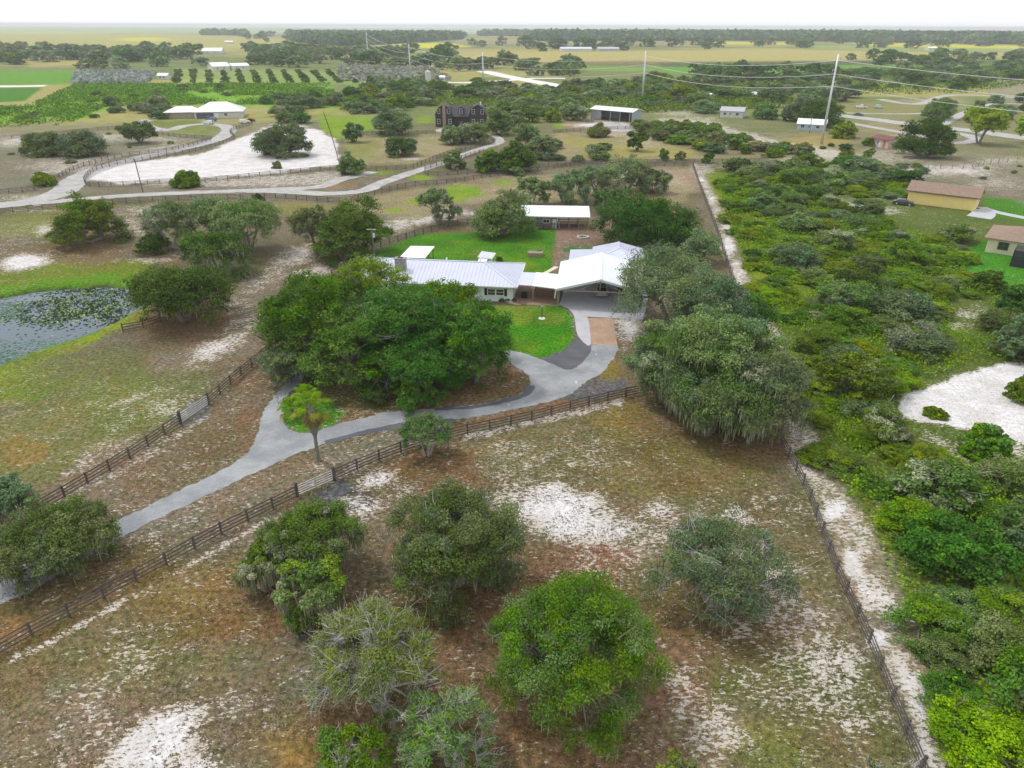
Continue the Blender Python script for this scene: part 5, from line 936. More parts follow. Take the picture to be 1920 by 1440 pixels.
# --- left middle
hero('live_oak', 'G', 163, 372, 462, 132, 'round dense green oak alone near the farm lane fence, upper left', nl=24000, leaf=.22, ncl=22, dome=True, topcol=(.12, .25, .03))
hero('mossy_oak', 'M', 318, 384, 470, 100, 'grey open mossy oak between the round green oak and the clustered oaks', nl=10000, leaf=.22, ncl=16, open_=.4, moss=900, twigs=120, tmat=PALEBARK, twr=.05)
hero('bush', 'D', 288, 440, 476, 60, 'low dark bush at the foot of the grey mossy oak', 'bush', nl=6000, leaf=.2, ncl=10, dome=True, twigs=5, zlo=0)
hero('live_oak', 'W', 403, 372, 450, 100, 'grey green oak at the back left of the three clustered oaks', nl=16000, leaf=.22, ncl=18)
hero('live_oak', 'O', 465, 392, 478, 118, 'grey oak with a forked trunk showing at the right of the three clustered oaks', nl=16000, leaf=.22, ncl=18, moss=500, zlo=.35)
hero('live_oak', 'S', 408, 440, 524, 112, 'mossy oak with a bright green top, front of the three clustered oaks', nl=16000, leaf=.2, ncl=18, moss=1500, topcol=(.11, .22, .025))
hero('live_oak', 'D', 343, 518, 618, 180, 'wide spreading dark oak overhanging the right end of the pond', nl=34000, leaf=.19, ncl=26, moss=500, zlo=.25)
hero('live_oak', 'D', 662, 357, 488, 150, 'big dark oak behind the left end of the farmhouse yard', nl=30000, leaf=.22, ncl=26, dome=True)
hero('mossy_oak', 'M', 594, 396, 482, 88, 'grey mossy oak with a slim trunk just left of the big dark oak', nl=9000, leaf=.22, ncl=14, moss=1400, open_=.2, zlo=.35)
hero('live_oak', 'O', 942, 362, 445, 118, 'rounded oak on the back lawn touching the left end of the stable', nl=24000, leaf=.22, ncl=22, dome=True)
hero('live_oak', 'D', 1215, 357, 470, 180, 'wide bright dark oak over the yard right of the stable', nl=38000, leaf=.22, ncl=28, dome=True, topcol=(.07, .19, .02))
hero('live_oak', 'W', 1308, 424, 495, 78, 'small blue grey oak between the yard and the sandy track', nl=12000, leaf=.2, ncl=15, dome=True)
hero('mossy_oak', 'M', 822, 368, 424, 84, 'small sparse grey oak behind the curved lawn fence', nl=7000, leaf=.25, ncl=13, open_=.35, moss=400, twigs=80, twr=.05)
GS = 'grey mossy oaks in the row behind the stable'
for q, lb in (((995, 334, 388, 58), 'leftmost small grey mossy oak in the row behind the stable'), ((1058, 325, 385, 82), 'second grey mossy oak from the left behind the stable roof'), ((1118, 318, 372, 88), 'tallest pale grey oak in the row behind the stable'), ((1172, 303, 362, 100), 'broad pale grey oak at the back right of the stable row'), ((1222, 322, 362, 60), 'thin rightmost grey oak of the stable row near the pinkish bare ground'), ((1145, 358, 402, 70), 'low grey oak squeezed between the stable roof and the bright dark oak')):
    hero('mossy_oak', 'W' if q[3] > 80 else 'M', *q, lb, group=GS, nl=9000, leaf=.28, ncl=15, open_=.22, moss=700, twigs=40, twr=.05)
# --- farther single trees
for q in ((528, 228, 292, 104, 'W', 'dome_bush', 'big dome shaped grey green bush on the white sand paddock'), (75, 247, 290, 76, 'O', 'dome_bush', 'left of the two wide dark bushes on the far left'), (150, 246, 290, 88, 'W', 'dome_bush', 'right of the two wide dark bushes on the far left'),
          (254, 237, 268, 60, 'O', 'spreading_tree', 'small flat topped spreading tree between two fences'), (740, 201, 252, 80, 'W', 'live_oak', 'rounded grey oak in the yellow grass left of the dark house'), (752, 250, 292, 62, 'O', 'round_bush', 'round bushy oak on the tan paddock below the dark house'),
          (658, 279, 326, 44, 'O', 'round_bush', 'oval oak at the right end of the white sand paddock'), (664, 234, 266, 34, 'O', 'small_tree', 'small dark oak at the edge of the yellow grass'), (850, 274, 316, 42, 'M', 'round_bush', 'narrow grey oak beside the lane gate'),
          (965, 262, 322, 80, 'D', 'dome_bush', 'right half of the dense twin bushes beyond the lane fence'), (918, 272, 322, 52, 'D', 'dome_bush', 'left half of the dense twin bushes beyond the lane fence'), (1015, 236, 298, 58, 'W', 'live_oak', 'tall grey oak behind the dense twin bushes'), (990, 220, 285, 50, 'M', 'mossy_oak', 'thin mossy oak left of the tall grey oak behind the twin bushes'),
          (885, 236, 268, 55, 'M', 'mossy_oak', 'mossy oak in front of the right wing of the dark house'), (848, 240, 270, 44, 'M', 'mossy_oak', 'mossy oak in front of the chimney of the dark house'), (938, 196, 252, 56, 'O', 'live_oak', 'round oak right beside the dark house'), (965, 205, 245, 34, 'M', 'live_oak', 'grey oak just right of the round oak by the dark house'),
          (1120, 230, 256, 42, 'B', 'round_bush', 'brownish grey bush in front of the machine shed fence'), (1194, 246, 283, 34, 'D', 'small_tree', 'small dark cedar like tree alone on the tan paddock'), (1243, 278, 301, 24, 'D', 'round_bush', 'small round bush by the far paddock fence'), (1275, 278, 300, 18, 'B', 'round_bush', 'tiny brown bush by the far paddock fence'), (1325, 284, 306, 22, 'D', 'round_bush', 'tiny bush at the head of the sandy track'),
          (1720, 222, 293, 100, 'D', 'live_oak', 'broad dark oak covering the right end of the pink shed'), (1820, 205, 270, 78, 'L', 'lime_tree', 'lone lime green tree with an open crown on the right'), (1906, 218, 268, 50, 'L', 'lime_tree', 'lime green tree cut by the right edge'), (1742, 184, 222, 66, 'O', 'live_oak', 'rounded oak behind the broad oak on the right'), (1575, 226, 258, 46, 'L', 'round_bush', 'light green feathery bush right of the tall pole foot'),
          (1530, 188, 236, 78, 'D', 'live_oak', 'dark oak behind the pale blue cottage'), (1486, 186, 226, 60, 'W', 'live_oak', 'grey oak left of the pale blue cottage'), (1430, 192, 222, 46, 'O', 'live_oak', 'oak right of the small white cottage'), (1840, 497, 548, 56, 'D', 'round_bush', 'dark round shrub on the bright lawn of the cream house'), (1895, 528, 604, 78, 'D', 'live_oak', 'dark oak between the bright lawn and the right edge'), (1900, 578, 680, 90, 'W', 'live_oak', 'blue grey oak at the right edge above the white sand clearing'),
          (1620, 255, 273, 22, 'D', 'round_bush', 'small dark bush at the left end of the pink shed'), (347, 322, 350, 50, 'V', 'round_bush', 'yellow green bush on the lower fence of the white sand paddock'), (75, 325, 348, 42, 'V', 'round_bush', 'olive bush by the looped drive at the far left'), (517, 300, 316, 16, 'B', 'small_bush', 'small dark shrub alone on the white sand paddock'), (480, 362, 376, 22, 'O', 'small_bush', 'small bush against the farm lane fence'), (970, 310, 330, 24, 'W', 'small_bush', 'small grey bush at the lane fence below the twin bushes'),
          (1745, 800, 860, 90, 'V', 'hidden', ''), (1840, 790, 868, 80, 'G', 'leafy_bush', 'bright leafy bush on the white sand clearing'), (1750, 766, 784, 40, 'V', 'small_bush', 'low olive tuft on the white sand clearing'), (1912, 690, 760, 60, 'G', 'leafy_bush', 'leafy bush at the right edge of the white sand clearing'), (936, 479, 492, 12, 'D', 'small_bush', 'small dark shrub against the tiny pump house')):
    if q[5] == 'hidden': continue
    px_, tp_, bt_, ww_, kd, nm, lb = q; near_ = ww_ / max(1, 1)
    hero(nm, kd, px_, tp_, bt_, ww_, lb, 'bush' if 'bush' in nm else 'tree', nl=int(min(30000, 3500 + ww_ * 230)), leaf=.22 if tp_ > 450 else .34, ncl=10 if ww_ < 40 else 26, twigs=10, moss=500 if kd == 'M' else 0, zlo=.3 if nm == 'spreading_tree' or nm == 'lime_tree' else (.02 if 'bush' in nm else .15), twr=.06, open_=.15 if kd in 'ML' else 0, dome=('bush' in nm or (nm == 'live_oak' and kd in 'DOW')))
for i, px_ in enumerate((941, 951, 961)):
    hero('hedge_shrub', 'D', px_, 559, 566, 11, ('left', 'middle', 'right')[i] + ' clipped dark shrub under the double window of the farmhouse', 'shrub', group='clipped shrubs along the farmhouse wall', nl=1500, leaf=.12, ncl=6, twigs=0, zlo=0, hk=.8)
def fallen(label, px, py, L_, seed):
    x, y = P(px, py); r = random.Random(seed); m = MB(); a = r.uniform(0, 6.28)
    m.tube([(0, 0, .06), (math.cos(a) * L_ * .5, math.sin(a) * L_ * .5, .2), (math.cos(a + .2) * L_, math.sin(a + .2) * L_, .12)], [.07, .05, .02], 6)
    for k in range(5): b = a + r.uniform(-1, 1); s = r.uniform(.3, .8) * L_; m.tube([(math.cos(a) * s * .8, math.sin(a) * s * .8, .15), (math.cos(a) * s * .8 + math.cos(b) * L_ * .35, math.sin(a) * s * .8 + math.sin(b) * L_ * .35, .3)], [.035, .012], 5)
    setp(m.build('fallen_branch', PALEBARK), label, 'branch')
fallen('pale forked dead branch lying on brown ground between the half bare and the bright oak', 855, 1285, 2.2, 1); fallen('thin pale dead branch lying against the plank fence at the bottom right', 1665, 1395, 3.0, 4); fallen('fallen grey branch beside the sandy track in the thicket edge', 1580, 780, 2.6, 6)
# --- palms
def palm(label, x, y, hc, rf, nf=14, skirt=True, seed=1):
    t = thing('fan_palm', label, 'palm', (x, y, 0)); r = random.Random(seed); PG = foliage_mat('palm_leaf', .35, .5, .05)
    m = MB(); zs = [0, .25, .9, hc * .45, hc * .55, hc * .8, hc]; rs = [.26, .22, .17, .18, .36, .44, .26] if skirt else [.2, .2, .18, .18, .2, .22, .18]; m.tube([(0, 0, z) for z in zs], rs, 10); m.build('trunk', BARK, t)
    def fan(az, el, L_, size, cols, name):
        q = MB(); cl = []
        d0 = Vector((math.cos(az) * math.cos(el), math.sin(az) * math.cos(el), math.sin(el))); c0 = Vector((0, 0, hc)); tip = c0 + d0 * L_ - Vector((0, 0, .12 * L_)); sd0 = Vector((-math.sin(az), math.cos(az), 0)); d1 = (d0 - Vector((0, 0, .45))).normalized(); q.beam(c0, tip, .05, .03)
        nb = 17
        for k in range(nb):
            a = (k / (nb - 1) - .5) * 3.9; dd = d1 * math.cos(a) + sd0 * math.sin(a); ln_ = size * (.75 + .25 * math.cos(a)) * r.uniform(.85, 1.08); nrm = dd.cross(d1.cross(sd0)).normalized(); e = tip + dd * ln_ - Vector((0, 0, .28 * ln_)); mid_ = tip + dd * ln_ * .55; wv = size * .055; up_ = d1.cross(sd0).normalized() * (.03 * (-1) ** k)
            n0 = len(q.v); q.v += [tuple(tip), tuple(mid_ + nrm * wv + up_), tuple(e), tuple(mid_ - nrm * wv - up_)]; q.f.append((n0, n0 + 1, n0 + 2, n0 + 3))
        me = raw_mesh('frond', q.v, q.f, PG); at = me.color_attributes.new('tint', 'FLOAT_COLOR', 'POINT'); kf = r.uniform(.75, 1.2); at.data.foreach_set('color', np.tile([cols[0] * kf, cols[1] * kf, cols[2] * kf, 1], len(q.v)).astype(np.float32)); return link(name, me, t)
    for k in range(nf):
        f = k / nf; fan(k * 2.4 + r.uniform(-.2, .2), 1.35 - 1.75 * f + r.uniform(-.1, .1), rf * (.6 + .3 * f), rf * .46, (.20, .36, .02) if f < .7 else (.34, .36, .06), 'frond')
    if skirt:
        for k in range(22): fan(k * 1.9, -.9 - .5 * r.random(), rf * .5, rf * .6, (.30, .25, .12), 'dead_frond')
    return t
bx_, by_ = P(597, 863)
for hc in np.arange(3, 12, .05):
    if Q(bx_, by_, hc)[1] <= 762: break
palm('tall fan palm with a shaggy grey trunk standing beside the driveway', bx_, by_, hc, 1.9, seed=3); print('palm h', hc)
q1 = P(549, 782); palm('short bright fan palm on the grass island, left of the tall palm', q1[0], q1[1], 1.3, 1.4, 22, False, 5)
q1 = P(578, 778); palm('middle sized fan palm on the grass island, behind the tall palm', q1[0], q1[1], 2.6, 1.5, 22, False, 8)

# --- prototypes that repeats copy
def proto(kind, seed, r_, ht, nl, leaf, **kw):
    tk = {k: kw.pop(k) for k in ('twigs', 'stems', 'tmat', 'twr', 'outr') if k in kw}; c = crown(seed, r_, ht, nl, leaf, PAL[kind], **kw); return (crown_mesh(c), trunk_mesh(c, seed, tk.get('stems', 3), twigs=tk.get('twigs', 8), mat=tk.get('tmat'), twr=tk.get('twr', .03), outr=tk.get('outr', 1)), r_, ht)
NEARB = {k: [proto(k, 500 + i * 10 + j, 2.6, 2.9, 13000, .118, ncl=17, zlo=0.0, dome=(j < 2), twigs=(70 if k in 'SB' else 22), tmat=PALEBARK if k in 'SWB' else None, open_=(.2 if k in 'SB' else 0), outr=1.6) for j in range(3)] for i, k in enumerate('OWDVYGSB')}
MIDT = {k: [proto(k, 700 + i * 10 + j, 4.2, 5.6, 4600, .38, ncl=18, zlo=.02, dome=(j < 2), twigs=6, twr=.06) for j in range(3)] for i, k in enumerate('OWDVGMYB')}
FART = {k: [proto(k, 900 + i * 10 + j, 5, 7.5, 1300, .8, ncl=12, zlo=.0, twigs=0, sub=9) for j in range(3)] for i, k in enumerate('OWD')}
DESC = {'O': 'grey green', 'W': 'blue grey', 'D': 'dark green', 'V': 'olive', 'Y': 'yellow green', 'G': 'bright green', 'S': 'sparse twiggy', 'B': 'brownish', 'M': 'mossy grey', 'L': 'lime green'}
LM = [('the white sand clearing', P(1800, 770)), ('the yellow outbuilding', P(1765, 385)), ('the cream house', P(1880, 480)), ('the fence track foot', P(1720, 1380)), ('the fence track middle', P(1545, 960)), ('the fence track bend', P(1455, 680)), ('the fence track head', P(1330, 340)), ('the wide blue grey oak', P(1335, 1180)),
      ('the pink shed', P(1650, 276)), ('the tallest steel pole', P(1540, 270)), ('the small white cottage', P(1370, 221)), ('the machine shed', P(1150, 228)), ('the dark house', P(865, 238)), ('the white roofed ranch house', P(400, 222)), ('the yellow grass strip', P(650, 235)), ('the water tank', P(803, 156)), ('the highway junction', P(975, 149)), ('the orchard farm house', P(435, 132)), ('the bright green field', P(60, 150)), ('the far left field road', P(60, 185)), ('the second steel pole', P(1203, 197)), ('the tall left wood pole', P(691, 119)), ('the parked white pickup', P(1615, 203)), ('the lime green tree', P(1820, 265)), ('the two wide dark bushes', P(110, 288)), ('the long white barn', P(1080, 96)), ('the tan field', P(1300, 105)), ('the left dark belt end', P(40, 118)), ('the country road bend', P(1900, 256)), ('the green strip field', P(1420, 130))]
ONES = ['', 'first', 'second', 'third', 'fourth', 'fifth', 'sixth', 'seventh', 'eighth', 'ninth', 'tenth', 'eleventh', 'twelfth', 'thirteenth', 'fourteenth', 'fifteenth', 'sixteenth', 'seventeenth', 'eighteenth', 'nineteenth']
def ordw(n): return ONES[n] if n < 20 else ('twentieth', 'thirtieth', 'fortieth', 'fiftieth')[n // 10 - 2] if n % 10 == 0 else ('twenty', 'thirty', 'forty', 'fifty')[n // 10 - 2] + '-' + ONES[n % 10]
ORD = ['nearest'] + [ordw(i) + ' nearest' for i in range(2, 59)]
PEND = []
def place(lib, kind, x, y, r_, hk, noun, cat, group, rnd):
    cr, tk, pr, ph_ = rnd.choice(lib[kind]); s = r_ / pr; root = thing(noun.replace(' ', '_'), None, cat, (x, y, 0), rnd.uniform(0, 6.28), group); root.scale = (s * rnd.uniform(.88, 1.15), s * rnd.uniform(.88, 1.15), s * hk)
    for nm, me in (('crown', cr), ('trunk', tk)): o = bpy.data.objects.new(nm, me); COL.objects.link(o); o.parent = root
    PEND.append((root, kind, noun, x, y)); PLACED.append((x, y, r_)); return root
def finish_labels():
    B = {}
    for root, kind, noun, x, y in PEND:
        nm, (lx, ly) = min(LM, key=lambda l: math.hypot(l[1][0] - x, (l[1][1] - y) * .7)); dx, dy = x - lx, (y - ly)
        side = ('right of' if dx > 0 else 'left of') if abs(dx) > abs(dy) * .6 else ('behind' if dy > 0 else 'in front of'); B.setdefault((kind, noun, side, nm), []).append((math.hypot(dx, dy), root))
    for (kind, noun, side, nm), L_ in B.items():
        L_.sort(key=lambda t: t[0])
        for i, (d_, root) in enumerate(L_): root['label'] = f"{DESC[kind]} {noun} {side} {nm}" + (f", {ORD[min(i, len(ORD) - 1)]} to it" if len(L_) > 1 else '')
def inside(x, y, poly):
    c = False; n = len(poly)
    for i in range(n):
        x1, y1 = poly[i]; x2, y2 = poly[(i + 1) % n]
        if (y1 > y) != (y2 > y) and x < (x2 - x1) * (y - y1) / (y2 - y1) + x1: c = not c
    return c
def scatter(px_poly, n, rmin, rmax, kinds, lib, noun, cat, group, seed, hk=(.8, 1.2), gap=.8, avoid=(), tries=60):
    rnd = random.Random(seed); pw_ = PL(px_poly); xs = [p[0] for p in pw_]; ys = [p[1] for p in pw_]; av = [PL(a) for a in avoid]; cnt = 0
    for _ in range(n * tries):
        if cnt >= n: break
        x, y = rnd.uniform(min(xs), max(xs)), rnd.uniform(min(ys), max(ys))
        if not inside(x, y, pw_): continue
        r_ = rmin + (rmax - rmin) * rnd.random() ** 1.6
        if any(inside(x, y, a) for a in av) or any((x - a) ** 2 + (y - b) ** 2 < ((c + r_) * gap) ** 2 for a, b, c in PLACED): continue
        k = kinds(x, y, rnd) if callable(kinds) else rnd.choice(kinds); place(lib, k, x, y, r_, rnd.uniform(*hk), noun, cat, group, rnd); cnt += 1
    return cnt
CLEAR = [[(1650, 380), (1760, 385), (1840, 395), (1840, 425), (1760, 445), (1650, 430)], [(1655, 790), (1675, 728), (1760, 705), (1830, 680), (1990, 665), (1990, 930), (1900, 905), (1850, 880), (1780, 860), (1700, 845)], [(1775, 560), (1850, 560), (1870, 610), (1840, 640), (1780, 615)], [(1560, 365), (1680, 375), (1680, 400), (1560, 395)], [(1690, 330), (2000, 350), (2000, 440), (1840, 425), (1835, 395), (1690, 386)], [(1790, 455), (2000, 430), (2000, 560), (1830, 540)], [(1820, 850), (1990, 850), (1990, 960), (1900, 910)]]
def kz(x, y, rnd):
    u, v = Q(x, y); tx_ = np.interp(v, [p[1] for p in TRK], [p[0] for p in TRK]); dd = (u - tx_) / (40 + 90 * (v - 300) / 1100)
    if v > 1080: return rnd.choice('OVDGGYOV')
    if dd < 1.1: return rnd.choice('VYVGD')
    if v < 600 and u < 1480: return rnd.choice('YYVVO')
    return rnd.choice('OWVVGGGYYYYVS')
thk = [(1340, 335), (1500, 312), (1690, 318), (1720, 345), (1690, 380), (1800, 440), (1860, 500), (1960, 560), (1990, 1500), (1850, 1520), (1770, 1330), (1700, 1160), (1640, 1020), (1570, 900), (1515, 780), (1470, 640), (1400, 520), (1370, 430)]
GT = 'scrub oaks and bushes of the dense thicket right of the sandy track'
n1 = scatter([(1380, 330), (1500, 312), (1690, 318), (1700, 380), (1800, 440), (1860, 520), (1960, 560), (1990, 1460), (1900, 1480), (1800, 1160), (1720, 1020), (1640, 860), (1570, 760), (1530, 640), (1460, 520), (1410, 430)], 48, 2.6, 4.6, 'OWGODSO', NEARB, 'scrub oak', 'tree', GT, 31, (.65, .95), .95, CLEAR)
n2 = scatter(thk, 250, 1.5, 3.1, kz, NEARB, 'thicket bush', 'bush', GT, 32, (.35, .7), .58, CLEAR)
print('thicket', n1, n2)
TS = 'scattered bushes on the tan and sandy ground'
scatter([(1190, 236), (1300, 240), (1440, 268), (1520, 285), (1500, 300), (1330, 285), (1200, 255)], 58, 2.2, 4.6, 'DOGGVB', MIDT, 'scrub bush', 'bush', 'bushes of the scrub strip behind the far paddock fence', 41, (.5, .85), .5)
scatter([(1380, 318), (1680, 322), (1700, 345), (1400, 345)], 16, 2.5, 4.5, 'OWD', MIDT, 'scrub oak', 'tree', GT, 42, (.6, .9), .6)
scatter([(1030, 272), (1150, 282), (1150, 306), (1035, 306)], 10, 2, 3.4, 'WOM', MIDT, 'scrub bush', 'bush', TS, 43, (.6, .9), .7)
scatter([(0, 262), (240, 246), (330, 268), (200, 300), (60, 340), (0, 350)], 12, .8, 1.8, 'WVM', MIDT, 'scrub bush', 'bush', TS, 44, (.5, .8), 1.2)
scatter([(1560, 300), (1960, 310), (1960, 345), (1740, 330)], 12, .8, 2.0, 'WVO', MIDT, 'scrub bush', 'bush', TS, 45, (.5, .8), 1.1); scatter([(1500, 260), (1640, 285), (1640, 312), (1480, 300)], 9, 1.2, 2.4, 'OVD', MIDT, 'scrub bush', 'bush', TS, 46, (.5, .8), 1.0)
HS = [[(320, 180), (480, 180), (485, 236), (300, 236)], [(800, 190), (930, 190), (930, 250), (800, 250)], [(1080, 190), (1215, 190), (1215, 250), (1080, 250)], [(1340, 190), (1410, 190), (1410, 225), (1340, 225)], [(1480, 215), (1560, 215), (1560, 255), (1480, 255)], [(560, 205), (640, 205), (640, 262), (600, 262)]]
WD = 'trees of the woodland across the middle distance'
scatter([(485, 188), (620, 190), (610, 240), (560, 232), (480, 226)], 14, 3.5, 6, 'OWDM', MIDT, 'woodland tree', 'tree', WD, 51, (.6, .85), .7, HS)
scatter([(620, 185), (1080, 178), (1090, 225), (1010, 232), (930, 222), (920, 200), (800, 205), (700, 212), (625, 212)], 84, 4, 7.5, 'OWDMOVG', MIDT, 'woodland tree', 'tree', WD, 52, (.55, .9), .7, HS)
scatter([(205, 195), (330, 188), (330, 222), (250, 226), (205, 226)], 10, 3.5, 6, 'WOM', MIDT, 'woodland tree', 'tree', WD, 53, (.6, .85), .75, HS)
scatter([(1055, 160), (1250, 150), (1340, 165), (1330, 215), (1215, 215), (1190, 195), (1090, 200)], 72, 4, 8, 'ODWOVD', MIDT, 'woodland tree', 'tree', WD, 54, (.55, .85), .7, HS)
scatter([(1330, 150), (1580, 148), (1590, 185), (1560, 215), (1480, 205), (1330, 185)], 60, 4.5, 8, 'DOW', MIDT, 'woodland tree', 'tree', WD, 55, (.55, .85), .7, HS)
scatter([(1580, 140), (1960, 128), (1960, 148), (1860, 168), (1760, 172), (1620, 168)], 58, 5, 10, 'DOW', MIDT, 'woodland tree', 'tree', WD, 56, (.5, .75), .7)
scatter([(1780, 195), (1960, 190), (1960, 228), (1840, 232)], 10, 3, 6, 'DOW', MIDT, 'woodland tree', 'tree', WD, 57, (.7, 1.1), .9); scatter([(0, 196), (340, 165), (640, 165), (640, 182), (420, 185), (200, 222), (0, 236)], 24, 2.2, 4.5, 'DOVG', MIDT, 'field edge tree', 'tree', WD, 58, (.4, .8), 1.0, HS)
scatter([(680, 158), (1060, 162), (1060, 180), (700, 180)], 34, 4, 7, 'DOW', MIDT, 'woodland tree', 'tree', WD, 59, (.5, .8), .7)
FB = 'trees of the far dark tree belts'
FAV = [[(320, 92), (480, 96), (480, 136), (395, 136), (395, 108), (320, 108)], [(158, 98), (180, 98), (180, 108), (158, 108)]]
scatter([(-20, 88), (120, 96), (300, 92), (560, 92), (640, 98), (700, 104), (720, 130), (560, 126), (300, 128), (160, 134), (150, 112), (60, 118), (-20, 128)], 150, 8, 14, 'DOW', FART, 'belt tree', 'tree', FB, 61, (.55, .8), .62, FAV)
scatter([(640, 95), (850, 100), (860, 118), (820, 128), (700, 130)], 34, 8, 13, 'DOW', FART, 'belt tree', 'tree', FB, 62, (.55, .8), .65); scatter([(800, 118), (1080, 120), (1080, 146), (1000, 143), (930, 132), (820, 134)], 30, 6, 10, 'DOW', FART, 'belt tree', 'tree', FB, 63, (.6, .9), .75)
scatter([(1300, 138), (1560, 136), (1560, 150), (1300, 150)], 22, 6, 10, 'DO', FART, 'belt tree', 'tree', FB, 64, (.6, .9), .75); scatter([(1560, 112), (1960, 100), (1960, 124), (1700, 132)], 44, 7, 12, 'DOW', FART, 'belt tree', 'tree', FB, 65, (.5, .8), .8)
LF = 'lone trees dotted over the far fields'
scatter([(860, 84), (1460, 82), (1460, 92), (900, 98)], 34, 9, 16, 'DW', FART, 'field tree', 'tree', LF, 66, (.7, 1), 1.1); scatter([(1480, 78), (1960, 84), (1960, 92), (1480, 90)], 26, 12, 22, 'DW', FART, 'field tree', 'tree', LF, 67, (.6, .9), 1.0); scatter([(430, 66), (700, 72), (700, 92), (460, 84)], 16, 8, 16, 'DW', FART, 'field tree', 'tree', LF, 68, (.7, 1), 1.2)
finish_labels()
print('placed', len(PLACED))
# --- masses nobody could count
def tufts(name, px_poly, n, size, pal, label, cat, seed, zr=(0, .3), hgt=1.0, avoid=(), clump=.3, thr=.45, near=None):
    r = np.random.default_rng(seed); pw_ = PL(px_poly); xs = [p[0] for p in pw_]; ys = [p[1] for p in pw_]; X = r.uniform(min(xs), max(xs), n); Y = r.uniform(min(ys), max(ys), n)
    k = (sdist(X, Y, pw_) > 0) & (fbm(X * clump, Y * clump, seed) + r.normal(size=n) * .05 > thr)
    for a in avoid: k &= sdist(X, Y, PL(a)) < 0
    X, Y = X[k], Y[k]; n = len(X); cols = np.array(pal); pt = (fbm(X * .25, Y * .25, seed + 5) * 1.6 - .3 + r.normal(size=n) * .18); ti = cols[np.clip((pt * len(pal)).astype(int), 0, len(pal) - 1)] * r.uniform(.7, 1.3, (n, 1)); hh = fbm(X * .8, Y * .8, seed + 9); Z = r.uniform(*zr, n) * (.4 + hh * 1.4)
    s = size * r.uniform(.6, 1.4, n); me = quads(name, np.stack([X, Y, Z + s * .2], 1), r.normal(size=(n, 3)) + [0, 0, hgt], s, s * 1.4, ti, LEAF); return setp(link(name, me), label, cat, None, 'stuff')
tufts('undergrowth', thk, 300000, .2, [C_OLV, C_YEL, (.16, .30, .015), (.20, .32, .015), C_OAK, C_OLV], 'tangled olive and yellow green undergrowth filling the thicket floor', 'undergrowth', 81, (0, .9), avoid=CLEAR, clump=.16, thr=.36)
tufts('meadow_scrub', [(140, 160), (620, 158), (640, 200), (480, 196), (200, 200), (120, 236), (-60, 245), (-60, 205), (60, 198)], 130000, .7, [(.17, .40, .01), (.12, .28, .02), C_OAK, (.24, .46, .01), (.10, .2, .02), (.16, .38, .02)], 'rough bright green scrub meadow left of the ranch house', 'meadow scrub', 82, (0, 1.3), clump=.05, thr=.42)
tufts('woodland_understorey', [(620, 182), (1080, 172), (1330, 160), (1560, 160), (1560, 200), (1210, 212), (1080, 212), (930, 215), (800, 200), (640, 208)], 110000, .8, [C_OAK, C_DARK, C_OLV, C_OAK, (.10, .2, .02)], 'low leafy understorey between the woodland trees', 'understorey', 83, (0, 2.2), clump=.04, thr=.42)
tufts('roadside_scrub', [(1560, 132), (1960, 120), (1960, 150), (1860, 172), (1760, 178), (1600, 178)], 60000, .9, [C_OAK, C_DARK, C_OLV, (.12, .24, .02)], 'low green scrub around the trees beyond the country road', 'scrub', 86, (0, 1.6), clump=.03, thr=.44)
tufts('paddock_grass', [(-60, 1120), (1180, 730), (1460, 820), (1760, 1500), (-60, 1500)], 150000, .07, [(.17, .17, .06), (.15, .12, .06), (.20, .17, .08), (.13, .15, .05)], 'short rough grass tufts on the near paddock', 'grass', 84, (0, .05), clump=.5, thr=.5)
tufts('grove_litter_shrubs', [(505, 700), (960, 690), (940, 735), (820, 752), (640, 780), (520, 760)], 9000, .16, [C_DARK, C_OAK, C_BROWN], 'low dark seedlings along the front of the central grove', 'seedlings', 85, (0, .3), thr=.55)
def forest(name, bands, label, seed, q_per=16):
    r = np.random.default_rng(seed); Ps, Ns, Ss, Cs = [], [], [], []
    for poly, n, rad, ht, cols in bands:
        pw_ = PL(poly); xs = [p[0] for p in pw_]; ys = [p[1] for p in pw_]; X = r.uniform(min(xs), max(xs), n * 3); Y = r.uniform(min(ys), max(ys), n * 3); k = np.where((sdist(X, Y, pw_) > 0))[0][:n]; X, Y = X[k], Y[k]; m = len(X); rr_ = rad * r.uniform(.6, 1.3, m); hh = ht * r.uniform(.6, 1.25, m)
        i = np.repeat(np.arange(m), q_per); q = r.normal(size=(len(i), 3)); q /= np.linalg.norm(q, axis=1, keepdims=True); q[:, 2] = np.abs(q[:, 2])
        Ps.append(np.stack([X[i] + q[:, 0] * rr_[i], Y[i] + q[:, 1] * rr_[i], hh[i] * (.25 + .75 * q[:, 2] * r.uniform(.6, 1, len(i)))], 1)); Ns.append(q + r.normal(size=q.shape) * .3); Ss.append(rr_[i] * .75 * r.uniform(.7, 1.2, len(i))); Cs.append(np.array(cols)[r.integers(0, len(cols), m)][i] * r.uniform(.75, 1.25, (len(i), 1)))
    setp(link(name, quads(name, np.concatenate(Ps), np.concatenate(Ns), np.concatenate(Ss), np.concatenate(Ss), np.concatenate(Cs), LEAF)), label, 'forest', None, 'stuff')
dk = [C_DARK, C_OAK, (.06, .10, .05), (.08, .12, .07)]
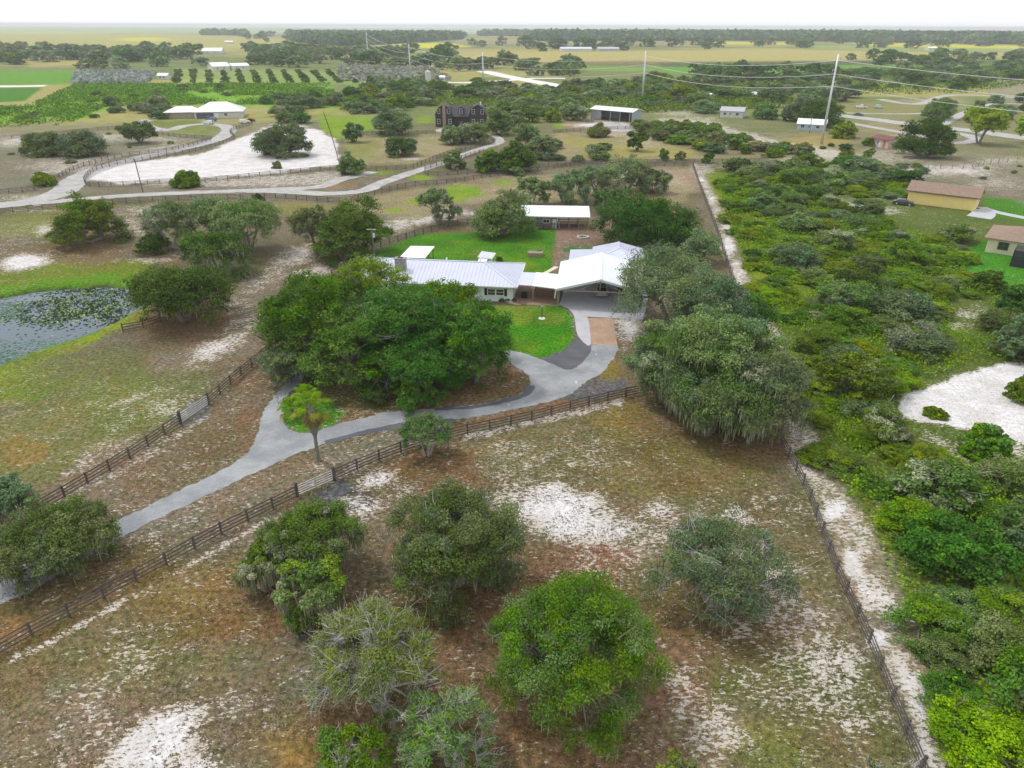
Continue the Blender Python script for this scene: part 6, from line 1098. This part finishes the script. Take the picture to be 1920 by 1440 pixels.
forest('distant_forest', [([(540, 66), (700, 68), (870, 70), (860, 74), (780, 80), (640, 88), (560, 80)], 3000, 14, 20, dk), ([(1000, 72), (1500, 71), (1960, 78), (1960, 84), (1700, 80), (1400, 76), (1000, 77)], 5000, 18, 24, dk), ([(900, 66), (1300, 66), (2000, 69), (2000, 72), (1300, 69), (900, 68)], 1500, 24, 22, dk), ([(380, 64), (460, 65), (460, 67), (380, 66)], 120, 18, 20, dk)], 'far blue green forest lining the horizon beyond the fields', 91)
forest('orchard_netting_scrub', [([(150, 138), (285, 138), (270, 158), (140, 158)], 700, 3.4, 3.2, [(.24, .28, .26), (.30, .33, .32), (.2, .25, .2)]), ([(640, 128), (800, 126), (840, 150), (640, 152)], 800, 3.5, 3.2, [(.24, .26, .2), (.3, .3, .27), (.16, .2, .12)])], 'pale grey green rows of young trees and brush in the far plots', 92)
def orchard():
    r = random.Random(5); n = 0; PR = [proto('D', 950 + j, 2.6, 3.4, 420, .8, ncl=7, zlo=0, twigs=0, sub=6) for j in range(2)]; rows = []
    for i in range(14):
        xa = 335 + i * 28
        for iv, v in enumerate((155, 151, 147, 143.5, 140.5, 138, 135.5)):
            u = xa + (v - 135) * (-.15 + i * .12)
            if u > 735: continue
            x, y = P(u, v); cr, tk, pr, ph_ = r.choice(PR); root = thing('orchard_tree', ordw(iv + 1) + ' citrus tree from the front in the ' + ordw(i + 1) + ' orchard row from the left', 'tree', (x, y, 0), r.uniform(0, 6), 'orchard trees planted in rows'); k = r.uniform(.8, 1.3); root.scale = (k * .85, k * 1.2, k * .65)
            for nm, me in (('crown', cr), ('trunk', tk)): o = bpy.data.objects.new(nm, me); COL.objects.link(o); o.parent = root
orchard()
# ================================================================== HAZE
HZ = MB().box(0, 5200, 21.3, 29000, 14400 , 46.6).build('haze', None)
def haze_mat():
    m = bpy.data.materials.new('haze'); m.use_nodes = True; N = m.node_tree.nodes; L = m.node_tree.links; N.remove(N['Principled BSDF']); v = N.new('ShaderNodeVolumePrincipled'); v.inputs['Color'].default_value = (.965, .99, 1, 1); v.inputs['Density'].default_value = .00015; v.inputs['Anisotropy'].default_value = .2
    L.new(v.outputs[0], N['Material Output'].inputs['Volume']); return m
HZ.data.materials.append(haze_mat()); setp(HZ, 'thin pale daylight haze over the whole flat land', 'haze', None, 'stuff')
